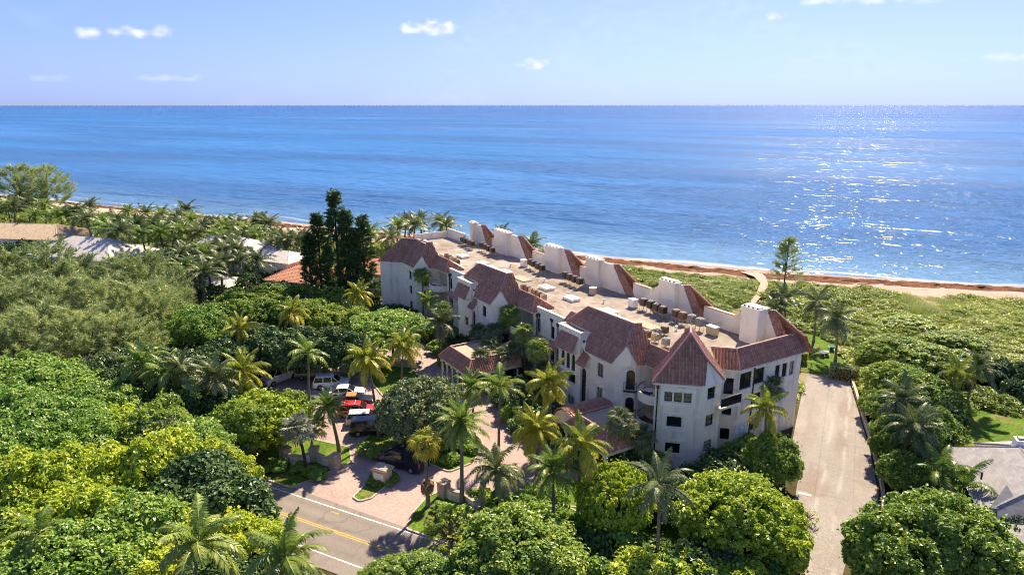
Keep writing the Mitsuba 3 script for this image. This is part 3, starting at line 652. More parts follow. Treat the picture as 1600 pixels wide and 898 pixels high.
# ocean side: chimneys, screen walls with tile returns, low walls
chim = [(-128.0, -123.0, -65.0, -120.5, -117.8, None), (-112.7, -108.0, -65.0, -105.6, -102.2, None), (-95.3, -91.4, -65.0, -90.9, -88.0, -98.4), (-83.8, -80.6, -65.0, -78.2, -74.9, None), (-67.2, -64.2, -65.0, -63.6, -61.0, -71.2), (-52.4, -49.9, -64.3, -50.0, -47.6, -57.2)]
BV = -65.9
low_from = -122.0
for i, (u0, u1, vf, pk, fb, lf) in enumerate(chim):
    if i == 0: u0, u1 = -122.9, -121.0; pk, fb = -119.6, -117.0
    c = put('chimney', bx(u0, u1, -66.2, vf, 9.4, 13.85), 'stucco', APT)
    put('chimney_cap', bx(u0 - .06, u1 + .06, -66.26, vf + .06, 13.85, 13.97), 'stucco_trim', c)
    n = 4; w = (u1 - u0) / n
    for j in range(n):
        put('flue', bx(u0 + w * (j + .22), u0 + w * (j + .78), vf - 1.0, vf - .12, 13.97, 14.16), 'stucco_trim', c)
        put('flue_opening', bx(u0 + w * (j + .30), u0 + w * (j + .70), vf - .5, vf - .11, 13.99, 14.12), 'black', c)
    # screen wall rising from the roof to the peak beside the chimney
    prof = [(u1 - .6, FLAT - .1), (fb, FLAT - .1), (pk, 13.65), (u1 - .6, 13.65)]
    put('screen_wall', hull([B(u, v, z) for u, z in prof for v in (BV, BV - .25)]), 'stucco', APT)
    if lf is not None:
        put('screen_wall', hull([B(u, v, z) for u, z in [(u0 + .6, FLAT - .1), (lf, FLAT - .1), (u0 - .4, 13.45), (u0 + .6, 13.45)] for v in (BV, BV - .25)]), 'stucco', APT)
    # tile strip that returns down along the slope, and the ocean-side slope beyond it
    R = Roof()
    s0, s1, s2, s3 = B(pk, BV, 13.65), B(fb, BV, FLAT), B(fb + 1.5, BV - .55, FLAT), B(pk + .55, BV - .75, 13.65)
    R.add(s0, s1, s2, s3)
    nxt = chim[i + 1][5] or chim[i + 1][0] if i < 5 else -46.9
    o0, o1, o2 = B(pk + .55, BV - .8, 13.65), B(fb + 1.6, BV - .6, 11.4), B(pk - 3, BV - 1.5, 13.2)
    R.add(s3, B(pk + 4.6, BV - 1.0, 11.55), B(pk + 5.4, -68.0, EAVE), B(pk - 1.5, -68.4, EAVE), B(pk - .9, BV - .9, 13.6))
    R.cap(s3, s0, .1).cap(s3, B(pk + 4.6, BV - 1.0, 11.55), .1)
    R.build(APT)
    e = nxt + (.8 if i < 5 and chim[i + 1][5] else 0)
    if i == 4: e = -55.2
    if i == 5: e = -46.9
    if e > fb + .6:
        put('parapet', bx(fb + .9, e, BV - .75, BV - .5, FLAT - .1, 11.55), 'stucco', APT)
        put('parapet_cap', bx(fb + .9, e, BV - .95, BV - .44, 11.55, 11.68), 'ridge_tile', APT)
put('parapet', cat_(bx(-131, -122.9, -64.2, -63.9, 8.0, 11.6)), 'stucco', APT)
put('wall', prism([B(-122.9, -50), B(-131, -56), B(-131, -64.2), B(-122.9, -67.6)], -.3, 9.5), 'stucco', APT)
put('flat_roof', prism([B(-122.9, -50.2), B(-130.8, -56.1), B(-130.8, -64), B(-122.9, -67.4)], 9.50, FLAT), 'roof_gravel', APT)
put('parapet', hull([B(u, v, z) for u, v in ((-130.7, -56.2), (-130.9, -56.2), (-130.7, -64), (-130.9, -64)) for z in (9.5, 11.0)]), 'stucco', APT)

# skylights, roof hatches
for k, (u, v) in enumerate([(-111.2, -57.4), (-103.9, -57.5), (-96.3, -57.6), (-84.1, -57.8), (-77.2, -57.5), (-69.2, -57.9)]):
    c = put('skylight', bx(u - 1.15, u + 1.15, v - .75, v + .75, FLAT - .02, FLAT + .34), 'white_metal', APT)
    put('skylight_cap', bx(u - 1.25, u + 1.25, v - .85, v + .85, FLAT + .34, FLAT + .44), 'stucco_trim', c)
for u, v in ((-91.5, -57.9), (-62.5, -58.5), (-113.5, -55.5)):
    put('roof_hatch', bx(u - 2.0, u + 2.0, v - .9, v + .9, FLAT - .02, FLAT + .16), 'cream_cap', APT)
for u, v in ((-73.5, -60.5), (-88, -60), (-100, -61), (-59, -60.5), (-66, -56)):
    put('roof_vent', cat_(cyl(B(u, v, FLAT - .02), B(u, v, FLAT + .5), .11, 8), cyl(B(u, v, FLAT + .5), B(u, v, FLAT + .6), .2, 8)), 'white_metal', APT)

# air conditioners on stands
def ac_unit(u, v, col, s=.92, h=.95, z=.75, lab='', grp=''):
    key = thing('air_conditioner', lab, 'air conditioner', grp)
    c = B(u, v, 0); rot = math.atan2(UX[1], UX[0]); zb = FLAT + z
    put('case', box3(c[0], c[1], zb + h / 2, s, s, h, rot, .05), col, key)
    put('fan_grille', cyl([c[0], c[1], zb + h + .0], [c[0], c[1], zb + h + .05], s * .40, 12), 'black', key)
    put('top_rim', cat_(cyl([c[0], c[1], zb + h + .05], [c[0], c[1], zb + h + .09], s * .16, 8), box3(c[0], c[1], zb + h + .03, s * .98, .10, .05, rot), box3(c[0], c[1], zb + h + .031, .10, s * .98, .05, rot)), 'grey_metal', key)
    put('louver', cat_(*[box3(c[0], c[1], zb + .1 + q * (h - .15), s + .03, s + .03, .022, rot) for q in np.linspace(.05, .95, 7)]), 'dark_metal', key)
    put('stand', cat_(*[cyl(B(u + a * s * .4, v + b * s * .4, FLAT - .01), B(u + a * s * .4, v + b * s * .4, zb), .03, 5) for a in (-1, 1) for b in (-1, 1)], box3(c[0], c[1], zb - .03, s, s, .05, rot)), 'tan_metal', key)
rows = [('by the farthest chimney', [(-121.4, -62.7), (-119.8, -62.5), (-118.1, -62.4), (-116.5, -62.2)]), ('by the second farthest chimney', [(-114.2, -63.2), (-112.5, -63.0), (-110.8, -62.7), (-109.1, -62.5)]),
        ('behind the farthest red roof', [(-110.9, -53.9), (-109.5, -53.8), (-108.1, -53.6), (-106.7, -53.4), (-105.3, -53.2)]), ('behind the middle red roof', [(-84.6, -53.9), (-83.4, -53.9), (-82.2, -53.8), (-81.0, -53.7), (-79.8, -53.6), (-78.6, -53.5)]),
        ('by the third chimney from the left', [(-97.0, -63.2), (-95.5, -62.9), (-93.7, -62.6), (-92.2, -62.4)]), ('by the fourth chimney from the left', [(-86.0, -62.7), (-84.6, -62.6), (-83.2, -62.5), (-81.8, -62.4)]),
        ('by the second nearest chimney', [(-67.8, -62.9), (-66.4, -62.9), (-65.0, -62.7), (-63.6, -62.5)]), ('between the two nearest chimneys', [(-61.6, -62.9), (-60.3, -62.8), (-58.8, -62.9), (-57.3, -62.8)]),
        ('behind the nearest red roof', [(-58.3, -55.0), (-57.0, -55.0), (-58.2, -56.5), (-58.4, -57.9), (-55.1, -54.9)])]
for ri, (where, pts) in enumerate(rows):
    for j, (u, v) in enumerate(pts):
        col = ['brown_metal', 'dark_metal', 'brown_metal', 'dark_metal'][(j + ri) % 4]
        nm = 'dark brown' 
        if ri == 7: col, nm = (['brown_metal', 'rust_metal', 'grey_metal', 'grey_metal'][j], ['dark brown', 'rusty brown', 'grey', 'grey'][j])
        if ri in (2, 3): col = ['rust_metal', 'brown_metal', 'tan_metal'][j % 3]; nm = 'weathered brown and tan'
        if ri == 8: col = ['rust_metal', 'tan_metal', 'grey_metal', 'brown_metal', 'grey_metal'][j]; nm = 'weathered mixed'
        ac_unit(u, v, col, 0.86 if ri not in (2, 3, 8) else .74, .92 if ri not in (2, 3, 8) else .78, (.75 if ri not in (2, 3, 8) else .35), f'air conditioner {where}', f'air conditioners {where}')
for ri, (where, pts) in enumerate(rows[:8]):
    (ua, va_), (ub, vb) = pts[0], pts[-1]
    put('conduit', cat_(*[tube([B(ua - .4, va_ + o, FLAT + .09 + .04 * j), B((ua + ub) / 2, (va_ + vb) / 2 + o, FLAT + .09 + .04 * j), B(ub + .6, vb + o, FLAT + .09 + .04 * j), B(ub + 1.2, vb + o + (2.6 if va_ < -58 else -2.2), FLAT + .08)], .035, 5) for j, o in enumerate((.75, .88))]), 'tan_metal' if ri % 2 else 'grey_metal', APT)
def cabinet(name, u, v, w, d, h, m, lab):
    key = thing(name, lab, 'cabinet'); c = B(u, v, 0); rot = math.atan2(UX[1], UX[0])
    put('case', box3(c[0], c[1], FLAT + h / 2 + .1, w, d, h, rot, .03), m, key); put('lid', box3(c[0], c[1], FLAT + h + .13, w + .08, d + .08, .06, rot), 'white_metal', key); put('foot', cat_(*[box3(*B(u + a, v, FLAT + .05), .12, d, .12, rot) for a in (-w / 3, w / 3)]), 'grey_metal', key)
cabinet('roof_cabinet', -69.6, -62.6, 1.1, .9, 1.1, 'white_metal', 'white metal box on the flat roof left of the second nearest chimney')
cabinet('roof_cabinet', -55.4, -63.0, 1.4, .8, 1.0, 'tan_metal', 'tan metal box at the end of the row beside the nearest chimney')
cabinet('roof_cabinet', -98.8, -63.0, 1.1, .9, 1.1, 'white_metal', 'white metal box beside the third chimney from the left')
k = thing('roof_tank', 'round pale tank on the flat roof beside the fourth chimney from the left', 'tank'); p = B(-78.2, -62.2, FLAT)
put('drum', cyl(p - [0, 0, .02], p + [0, 0, .95], .55, 14), 'tan_metal', k); put('lid', cyl(p + [0, 0, .95], p + [0, 0, 1.02], .59, 14), 'white_metal', k)

# ------------------------------------------------------------------ entrance canopies
def canopy(lab, u0, u1, v0, v1, ncol, side):
    key = thing('entrance_canopy', lab, 'canopy'); z0, z1, run = 3.5, 5.0, 1.25
    R = Roof()
    a, b, c, d = B(u0, v0, z0), B(u1, v0, z0), B(u1, v1, z0), B(u0, v1, z0)
    e, f, g, h = B(u0 + run, v0 - run, z1), B(u1 - run, v0 - run, z1), B(u1 - run, v1, z1), B(u0 + run, v1, z1)
    R.add(a, b, f, e).add(b, c, g, f).add(a, e, h, d).cap(e, f).cap(b, f).cap(a, e).cap(f, g).cap(e, h)
    R.build(key)
    lo_ = np.array([0, 0, .12])
    put('ceiling', hull([x - lo_ for x in (a, b, c, d, e, f, g, h)]), 'stucco', key)
    put('deck', prism([B(u0 + run + .2, v0 - run - .2), B(u1 - run - .2, v0 - run - .2), B(u1 - run - .2, v1), B(u0 + run + .2, v1)], z1 - .45, z1 - .10), 'cream_cap', key)
    put('beam', cat_(bx(u0 + .25, u1 - .25, v0 - .55, v0 - .2, 3.05, 3.42), bx(u1 - .55, u1 - .2, v1, v0 - .55, 3.05, 3.417), bx(u0 + .2, u0 + .55, v1, v0 - .55, 3.05, 3.413)), 'stucco', key)
    for j in range(ncol):
        u = u0 + .42 + (u1 - u0 - .84) * j / (ncol - 1); p = B(u, v0 - .38, 0)
        q = put('column', cyl(p + [0, 0, .35], p + [0, 0, 2.8], .15, 10, .125), 'stucco', key)
        put('column_base', box3(p[0], p[1], .18, .42, .42, .36, math.atan2(UX[1], UX[0]), .02), 'coral_stone', q); put('capital', box3(p[0], p[1], 2.93, .44, .44, .26, math.atan2(UX[1], UX[0]), .04), 'stucco_trim', q)
    for j in range(2):
        v = v0 - .38 + (v1 - v0 + .8) * (j + 1) / 2; p = B(u1 - .38, v, 0)
        q = put('column', cyl(p + [0, 0, .35], p + [0, 0, 2.8], .15, 10, .125), 'stucco', key); put('column_base', box3(p[0], p[1], .18, .42, .42, .36, math.atan2(UX[1], UX[0]), .02), 'coral_stone', q)
    return key
canopy('columned porch with dark red tile roof over the farther entrance, beside the curved drive', -81.2, -72.6, -37.8, -46.0, 6, 1)
c2 = canopy('low tiled entrance porch by the nearer towers, partly behind gold palms', -54.8, -47.4, -39.9, -45.6, 5, 1)
ang = np.linspace(0, np.pi, 13); R = Roof()
for a0, a1 in zip(ang[:-1], ang[1:]):
    P_ = lambda a, v: B(-55.3 + 2.1 * -math.cos(a), v, 3.4 + 1.5 * math.sin(a))
    R.add(P_(a0, -40.6), P_(a1, -40.6), P_(a1, -46.4), P_(a0, -46.4))
R.build(c2, 'barrel_vault')
put('vault_body', hull([B(-55.3 - 2.0 * math.cos(a), v, 3.35 + 1.42 * math.sin(a)) for a in ang for v in (-40.7, -46.4)] + [B(u, v, 3.0) for u in (-57.3, -53.3) for v in (-40.7, -46.4)]), 'stucco', c2)
for u in (-57.1, -53.5): put('column', cyl(B(u, -40.9, 0), B(u, -40.9, 3.05), .17, 10), 'stucco', c2)
# ------------------------------------------------------------------ vegetation: foliage kits
def fib(n, rng, zmin=-1.0):
    z = rng.uniform(zmin, 1, n); a = rng.uniform(0, 2 * np.pi, n); r = np.sqrt(1 - z * z)
    return np.c_[r * np.cos(a), r * np.sin(a), z]
def unit(v): return v / np.maximum(np.linalg.norm(v, axis=1, keepdims=True), 1e-9)
def leaves(pos, nrm, size, rng, uvy, aspect=.8, fold=.18):
    """diamond leaves, two faces each, lightly folded"""
    n = len(pos); t = unit(np.cross(nrm, rng.normal(size=(n, 3)))); b = np.cross(nrm, t)
    L = size * rng.uniform(.7, 1.25, n)[:, None]; W = L * aspect
    v = np.stack([pos - t * L * .5, pos + b * W * .5 + nrm * L * fold, pos + t * L * .5, pos - b * W * .5 + nrm * L * fold], 1).reshape(-1, 3)
    i = np.arange(n) * 4; f = np.vstack([np.c_[i, i + 1, i + 2], np.c_[i, i + 2, i + 3]])
    uv = np.repeat(np.c_[rng.uniform(0, 1, n), uvy], 4, 0)
    return v, f, uv
def join(*parts):
    V, F, U, k = [], [], [], 0
    for v, f, u in parts: V.append(v); F.append(f + k); U.append(u); k += len(v)
    return np.vstack(V), np.vstack(F), np.vstack(U)
def clumped(R, z0, z1, n, size, seed, K=70, rk=.24, amp=.16, zmin=-.35, up=.5, aspect=.8, inner=.18, sq=1.0):
    """crown of leaf clusters over a lumpy dome between heights z0 and z1"""
    rng = R_(seed); zc, hz = (z0 + (z1 - z0) * .42), (z1 - z0) * .58
    d = fib(K, rng, zmin); lump = 1 + amp * 2 * (meshkit.fbm(d * 1.7 + seed, 3, seed) - .5) * 2
    sc = np.array([R, R, hz]) * (.80 + rng.uniform(-.08, .10, K))[:, None] * lump[:, None]
    dd = np.c_[d[:, :2], np.where(d[:, 2] < 0, d[:, 2] * (zc - z0) / hz, d[:, 2])]
    c = dd * sc + [0, 0, zc]
    rr = R * rk * rng.uniform(.7, 1.35, K)
    w = rr ** 2; k = rng.choice(K, n, p=w / w.sum())
    e = unit(unit(fib(n, rng)) + .55 * d[k] + [0, 0, .35])
    p = c[k] + e * (rr[k] * rng.uniform(.55, 1.03, n) ** .6)[:, None] * [1, 1, .85]
    tone = rng.uniform(0, 1, K); st = rng.uniform(0, 1, n) < .05; p[st] += e[st] * rng.uniform(.1, .55, (st.sum(), 1)) * min(1, R / 4)
    nr = unit(e * .9 + [0, 0, up] + rng.normal(size=(n, 3)) * .55)
    out = [leaves(p, nr, size, rng, np.clip(tone[k] + rng.normal(size=n) * .08, 0, 1), aspect)]
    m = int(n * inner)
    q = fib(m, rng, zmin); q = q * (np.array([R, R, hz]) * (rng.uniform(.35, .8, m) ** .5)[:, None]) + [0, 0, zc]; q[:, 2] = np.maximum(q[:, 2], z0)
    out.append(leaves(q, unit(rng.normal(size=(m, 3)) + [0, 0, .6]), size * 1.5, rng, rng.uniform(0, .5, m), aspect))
    return join(*out), c
def limbs(c, h0, r, seed, n=7, lean=0.0):
    rng = R_(seed); top = np.array([lean, 0, h0])
    ms = [tube([[0, 0, -.5], [lean * .3, .05, h0 * .5], top], [r, r * .8, r * .7], 7)]
    for i in rng.choice(len(c), n, replace=False):
        e = c[i]; ms.append(tube([top - [0, 0, .2], (top + e) / 2 + [0, 0, .3], e * [.92, .92, .97]], [r * .5, r * .33, r * .1], 5))
    return cat_(*ms)
def wisps(R, z0, H, n, seed, K=150, shape='cone', L=.85, w=.055, up=.75, spread=.9, plume=1.0):
    """feathery crown: plumes of thin needles"""
    rng = R_(seed); t = rng.uniform(0, 1, K) ** .85
    rad = R * ((1 - t) * .96 + .05) if shape == 'cone' else R * np.sqrt(np.clip(1 - (2 * t - .85) ** 2 * .9, .05, 1))
    a = rng.uniform(0, 2 * np.pi, K); rr = rad * rng.uniform(.45, 1, K) ** .6
    c = np.c_[rr * np.cos(a), rr * np.sin(a), z0 + t * (H - z0)]
    o = unit(np.c_[np.cos(a), np.sin(a), np.full(K, up) + rng.normal(size=K) * .25])
    k = rng.integers(0, K, n); pl = rng.uniform(.8, 1.5, K) * plume
    s = rng.uniform(-.2, 1, n)
    p = c[k] + o[k] * (s * pl[k])[:, None] + rng.normal(size=(n, 3)) * (spread * .22 * (1.15 - s))[:, None]
    d = unit(o[k] * .9 + rng.normal(size=(n, 3)) * .55 + [0, 0, -.12])
    b = unit(np.cross(d, rng.normal(size=(n, 3)))); ln = L * rng.uniform(.6, 1.2, n)[:, None]
    v = np.stack([p - b * w * .5, p + b * w * .5, p + d * ln], 1).reshape(-1, 3)
    f = np.arange(3 * n).reshape(-1, 3)
    tone = np.clip(rng.uniform(0, 1, K), 0, 1)
    uv = np.repeat(np.c_[rng.uniform(0, 1, n), tone[k]], 3, 0)
    return (v, f, uv), c
def proto(name, crown, trunk, leafmat, barkmat='bark_dark'):
    v, f, uv = crown
    scene['kit_' + name] = {'type': 'shapegroup', 'trunk': PLY(trunk, barkmat, True), 'crown': PLY((v, f), leafmat, False, uv=uv)}
def proto1(name, crown, leafmat):
    v, f, uv = crown
    scene['kit_' + name] = {'type': 'shapegroup', 'leaves': PLY((v, f), leafmat, False, uv=uv)}
KIT = {}
def kit(sp, R, H, var, build):
    KIT[sp] = (R, H, len(var))
    for i, s in enumerate(var): build(f'{sp}{i}', s)
def k_dome(matn, R, z0, H, n, size, **k):
    def b(nm, s):
        c, cl = clumped(R, z0, H, n, size, s, **k); proto(nm, c, limbs(cl, max(z0, .6) + .8, .16 * R / 4, s, 16), matn)
    return b
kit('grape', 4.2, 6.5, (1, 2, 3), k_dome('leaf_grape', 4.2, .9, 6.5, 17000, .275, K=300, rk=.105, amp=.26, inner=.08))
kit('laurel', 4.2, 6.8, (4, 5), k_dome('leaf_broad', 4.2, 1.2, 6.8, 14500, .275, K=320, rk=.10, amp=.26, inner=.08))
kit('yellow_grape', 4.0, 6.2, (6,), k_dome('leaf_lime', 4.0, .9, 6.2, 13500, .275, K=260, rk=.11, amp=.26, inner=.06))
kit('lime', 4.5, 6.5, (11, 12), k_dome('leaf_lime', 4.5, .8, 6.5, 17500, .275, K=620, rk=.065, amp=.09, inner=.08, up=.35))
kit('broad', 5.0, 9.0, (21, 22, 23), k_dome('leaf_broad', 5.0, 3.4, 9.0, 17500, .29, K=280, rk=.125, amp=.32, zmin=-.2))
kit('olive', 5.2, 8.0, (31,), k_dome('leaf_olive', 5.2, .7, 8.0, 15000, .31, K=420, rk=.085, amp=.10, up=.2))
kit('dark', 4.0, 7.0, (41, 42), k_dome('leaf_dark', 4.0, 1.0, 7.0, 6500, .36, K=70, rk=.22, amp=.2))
def b_cas(nm, s):
    c, cl = wisps(5.2, 2.5, 14, 17000, s, K=200, shape='round', L=.8, w=.085, up=.95, spread=.62, plume=1.55); proto(nm, c, limbs(cl, 6, .24, s, 16), 'leaf_pine', 'bark_dark')
kit('pine', 5.2, 14, (51, 52, 53), b_cas)
def b_thin(nm, s):
    c, cl = wisps(3.0, 2.2, 11.5, 9000, s, K=130, L=.6, w=.06, up=.55, spread=.55, plume=1.0); proto(nm, c, cat_(limbs(cl, 5, .13, s, 16), tube([[0, 0, 4], [.1, 0, 11]], [.1, .03], 5)), 'leaf_pine', 'bark_dark')
kit('thin_pine', 2.6, 11.5, (61,), b_thin)
def b_nor(nm, s):
    c, cl = wisps(2.3, .8, 17, 17000, s, K=300, L=.5, w=.11, up=.30, spread=.5, plume=.7); proto(nm, c, cat_(tube([[0, 0, -.5], [0, 0, 9], [.1, 0, 16.3]], [.26, .18, .05], 7)), 'leaf_dark')
kit('cypress', 2.5, 17, (71, 72), b_nor)
def b_twig(nm, s):
    c, cl = clumped(2.4, .6, 3.6, 420, .30, s, K=90, rk=.12, amp=.3, inner=.02); proto(nm, c, limbs(cl, 1.0, .12, s, 80), 'leaf_lime', 'bark')
kit('twig', 2.4, 3.6, (65,), b_twig)
kit('shrub', 1.6, 2.2, (81, 82), k_dome('leaf_broad', 1.6, .1, 2.2, 1500, .27, K=26, rk=.30, amp=.25))
kit('lime_shrub', 1.7, 2.4, (85,), k_dome('leaf_lime', 1.7, .1, 2.4, 1900, .26, K=34, rk=.26, amp=.15))
for i, s in enumerate((91, 92, 93)):
    proto1(f'dune{i}', clumped(2.3, -.5, 1.15, 1300, .32, s, K=30, rk=.27, amp=.3, zmin=-.05, inner=.1, aspect=.7)[0], 'leaf_dune')
for i, s in enumerate((95, 96)):
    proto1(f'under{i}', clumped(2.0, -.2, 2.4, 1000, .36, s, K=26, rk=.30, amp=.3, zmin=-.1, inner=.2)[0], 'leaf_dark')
def tuft(nm, n, L, w, seed, matn, rad=1.4):
    rng = R_(seed); p = np.c_[rng.normal(size=(n, 2)) * rad * .5, np.zeros(n) - .1]; d = unit(np.c_[rng.normal(size=(n, 2)) * .45, np.ones(n)]); b = unit(np.cross(d, rng.normal(size=(n, 3)))); ln = L * rng.uniform(.6, 1.3, n)[:, None]
    v = np.stack([p - b * w * .5, p + b * w * .5, p + d * ln], 1).reshape(-1, 3)
    proto1(nm, (v, np.arange(3 * n).reshape(-1, 3), np.repeat(rng.uniform(0, 1, (n, 2)), 3, 0)), matn)
tuft('grass0', 260, .75, .07, 5, 'leaf_pine'); tuft('grass1', 260, .6, .07, 6, 'leaf_dune')
PR = R_(77)
def inst(key, kitname, p, sx, sz, rot=None, sy=None):
    scene[key] = {'type': 'instance', 'shapegroup': {'type': 'ref', 'id': 'kit_' + kitname}, 'to_world': T().translate([float(x) for x in p]).rotate([0, 0, 1], float(PR.uniform(0, 360) if rot is None else rot)).scale([float(sx), float(sy or sx), float(sz)])}
def tree(sp, x, y, R, H, name, label, cat='tree', group=None, zc=.6, pos=None):
    R0, H0, nv = KIT[sp]
    p = gp(x, y, H * zc) if pos is None else np.array(pos, float); p[2] = ground_z(p) if p[:2] @ NX > 130 else 0
    key = thing(name, label, cat, group)
    inst(key, f'{sp}{PR.integers(nv)}', p, R / R0 * PR.uniform(.96, 1.04), H / H0)
    return p

# -- single broadleaf trees and clipped domes, near to far
tree('lime', 1146, 792, 5.4, 6.8, 'sea_grape_tree', 'large rounded yellow-green dome tree in front of the corner turret')
tree('lime', 962, 772, 3.7, 7.0, 'sea_grape_tree', 'rounded yellow-green dome tree left of the large one below the turret')
tree('grape', 806, 853, 5.0, 6.2, 'sea_grape_tree', 'rounded olive-green tree at the bottom beside the road edge')
tree('grape', 1209, 714, 3.0, 5.6, 'sea_grape_tree', 'dark rounded tree with sunlit right side at the corner of the concrete drive')
tree('lime_shrub', 1222, 850, 2.1, 4.0, 'shrub', 'lime green shrub at the left edge of the concrete drive, near the bottom', 'shrub')
tree('lime_shrub', 1222, 800, 2.2, 3.2, 'shrub', 'lime green shrub between the large dome tree and the concrete drive', 'shrub')
for x, y, R, H in ((1412, 858, 4.5, 7.2), (1470, 836, 5.3, 7.8), (1525, 880, 4.0, 6.2)):
    tree('grape', x, y, R, H, 'sea_grape_tree', 'broad green tree at the bottom right', group='broad trees at the bottom right')
for x, y, R, H in ((1374, 548, 3.4, 4.0), (1405, 543, 4.6, 4.2), (1450, 558, 4.6, 3.9), (1396, 590, 4.0, 4.8), (1372, 628, 2.3, 3.6), (1408, 636, 3.8, 5.0), (1446, 612, 4.2, 5.0), (1492, 562, 4.2, 3.2), (1400, 690, 2.8, 4.8), (1420, 676, 3.6, 5.2), (1455, 665, 3.4, 4.8), (1412, 735, 2.4, 4.2), (1500, 528, 4.0, 2.6), (1420, 503, 4.2, 2.3)):
    tree('grape', x, y, R, H, 'sea_grape_thicket', 'green sea grape right of the concrete drive', 'bush', 'sea grape bushes right of the drive')
tree('olive', 656, 634, 5.1, 8.2, 'ficus_tree', 'round olive-grey leafed tree in the driveway bed above the black van')
tree('lime', 408, 652, 5.0, 7.0, 'hedge_tree', 'rounded yellow-green tree on the near side of the car park, above the silver fan palm')
tree('grape', 372, 668, 3.8, 7.0, 'hedge_tree', 'darker rounded tree left of the yellow-green one beside the car park')
tree('grape', 452, 634, 3.2, 4.4, 'hedge_tree', 'rounded green tree in front of the white truck')
tree('broad', 612, 512, 5.6, 7.4, 'ficus_tree', 'wide clipped green tree left of the building front', zc=.7)
tree('broad', 308, 520, 4.3, 9.0, 'broadleaf_tree', 'single bright green round tree at the foot of the feathery pines')
for x, y, R, H in ((560, 505, 3.6, 6), (520, 500, 4.4, 6), (478, 492, 4.6, 6), (440, 486, 4.6, 6), (402, 490, 4.4, 6), (365, 492, 4.2, 6), (330, 498, 4.0, 6), (420, 462, 4.2, 5), (470, 462, 4.2, 5), (520, 466, 4, 5), (370, 470, 4, 5)):
    tree('grape', x, y, R, H, 'sea_grape_tree', 'low bright green tree below the dark conifers', group='low trees of the thicket beyond the car park')
for x, y, R, H in ((545, 545, 3.8, 7), (505, 545, 4, 7), (465, 545, 4.2, 7), (425, 548, 4, 7), (385, 545, 4, 7), (345, 560, 4, 7)):
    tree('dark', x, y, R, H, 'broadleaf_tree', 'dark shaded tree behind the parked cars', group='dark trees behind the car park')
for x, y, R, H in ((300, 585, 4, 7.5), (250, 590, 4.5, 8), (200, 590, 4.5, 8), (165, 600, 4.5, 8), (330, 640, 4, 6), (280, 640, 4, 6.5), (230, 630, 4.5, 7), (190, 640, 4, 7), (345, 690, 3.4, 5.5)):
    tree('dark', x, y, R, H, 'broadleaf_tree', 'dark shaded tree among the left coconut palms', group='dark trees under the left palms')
for x, y, R, H in ((30, 610, 6, 9.5), (95, 622, 6, 9.2), (150, 648, 5, 8.4), (25, 668, 6, 9), (85, 690, 5.6, 8.6), (0, 730, 5.6, 8.6), (135, 700, 4.6, 8)):
    tree('broad', x, y, R * PR.uniform(.85, 1), H * PR.uniform(.9, 1.12), 'broadleaf_tree', 'light green spreading tree below the feathery pines', group='light green trees of the left wood')
for x, y, R, H in ((195, 690, 5, 8), (250, 686, 4.8, 8), (300, 706, 4.6, 7.4), (338, 738, 3.8, 6.6), (240, 745, 5.2, 8.2), (300, 772, 5, 8), (352, 800, 4.4, 7.2), (378, 850, 4.2, 6.6), (180, 760, 5.4, 8.4), (110, 760, 5.2, 8.4), (45, 780, 5.4, 8.6), (140, 830, 5.4, 8), (215, 838, 5, 8), (290, 850, 4.8, 7.4), (70, 850, 5.6, 8), (10, 840, 5, 8), (120, 895, 5, 7.4), (200, 900, 4.6, 7), (40, 915, 5, 7), (350, 905, 4, 6), (410, 905, 3.2, 4.6)):
    tree(['grape', 'laurel', 'yellow_grape', 'grape', 'broad', 'yellow_grape', 'dark'][int(x * 7 + y * 3) % 7], x, y, R * PR.uniform(.82, 1.02), H * PR.uniform(.86, 1.14), 'sea_grape_tree', 'rounded tree of the left foreground canopy', group='sea grape trees of the left foreground')
for x, y, R, H in ((22, 452, 5.8, 14), (78, 444, 6.2, 14.6), (132, 458, 5.8, 12.6), (184, 454, 5.6, 12.4), (232, 452, 5.2, 13.4), (45, 500, 5.6, 13), (105, 498, 5.8, 13), (165, 496, 5.6, 13), (220, 500, 5.0, 12), (255, 490, 4.6, 11), (0, 520, 5.6, 12.5), (70, 540, 5.6, 12), (135, 540, 5.2, 11.5), (190, 545, 4.8, 10), (-30, 470, 5.6, 13.5), (20, 560, 5, 11)):
    tree('pine', x, y, R, H, 'feathery_pine', 'tall feathery olive pine in the left grove', group='feathery pines of the left grove')
for x, y, R, H, lb in ((28, 292, 8.5, 16, 'left'), (70, 290, 8, 15.5, 'right')):
    tree('pine', x, y, R, H, 'feathery_pine', 'dark pine standing alone on the far left beach, ' + ('partly cut by the picture edge' if lb == 'left' else 'leaning over the sand beside its twin'))
tree('thin_pine', 0, 0, 2.9, 11.2, 'young_pine', 'slender sparse pine between the beach path and the palms right of the building', pos=gpt(1224, 458))
for i, (x, y, H, R) in enumerate(((489, 478, 14.2, 2.5), (505, 478, 17.6, 2.9), (533, 480, 21.8, 3.1), (549, 482, 18.6, 2.7), (573, 480, 17.4, 3.0), (561, 476, 14.0, 2.6))):
    tree('cypress', 0, 0, R, H, 'conifer', 'tall dark conifer left of the building', group='tall dark conifers left of the building', pos=gp(x, y))
for x, y, R, H in ((655, 896, 3.0, 3.4), (600, 905, 2.6, 3.0), (720, 900, 2.6, 3.4)):
    tree('grape', x, y, R, H, 'roadside_bush', 'light bush at the bottom edge over the road', 'bush', 'bushes at the bottom edge by the road')
for x, y, R, H in ((1000, 896, 2.6, 3.0), (1095, 893, 2.6, 3.0), (1155, 900, 2.4, 2.8)):
    tree('lime_shrub', x, y, R, H, 'roadside_bush', 'yellow-green bush at the bottom edge', 'bush', 'yellow bushes at the bottom edge')
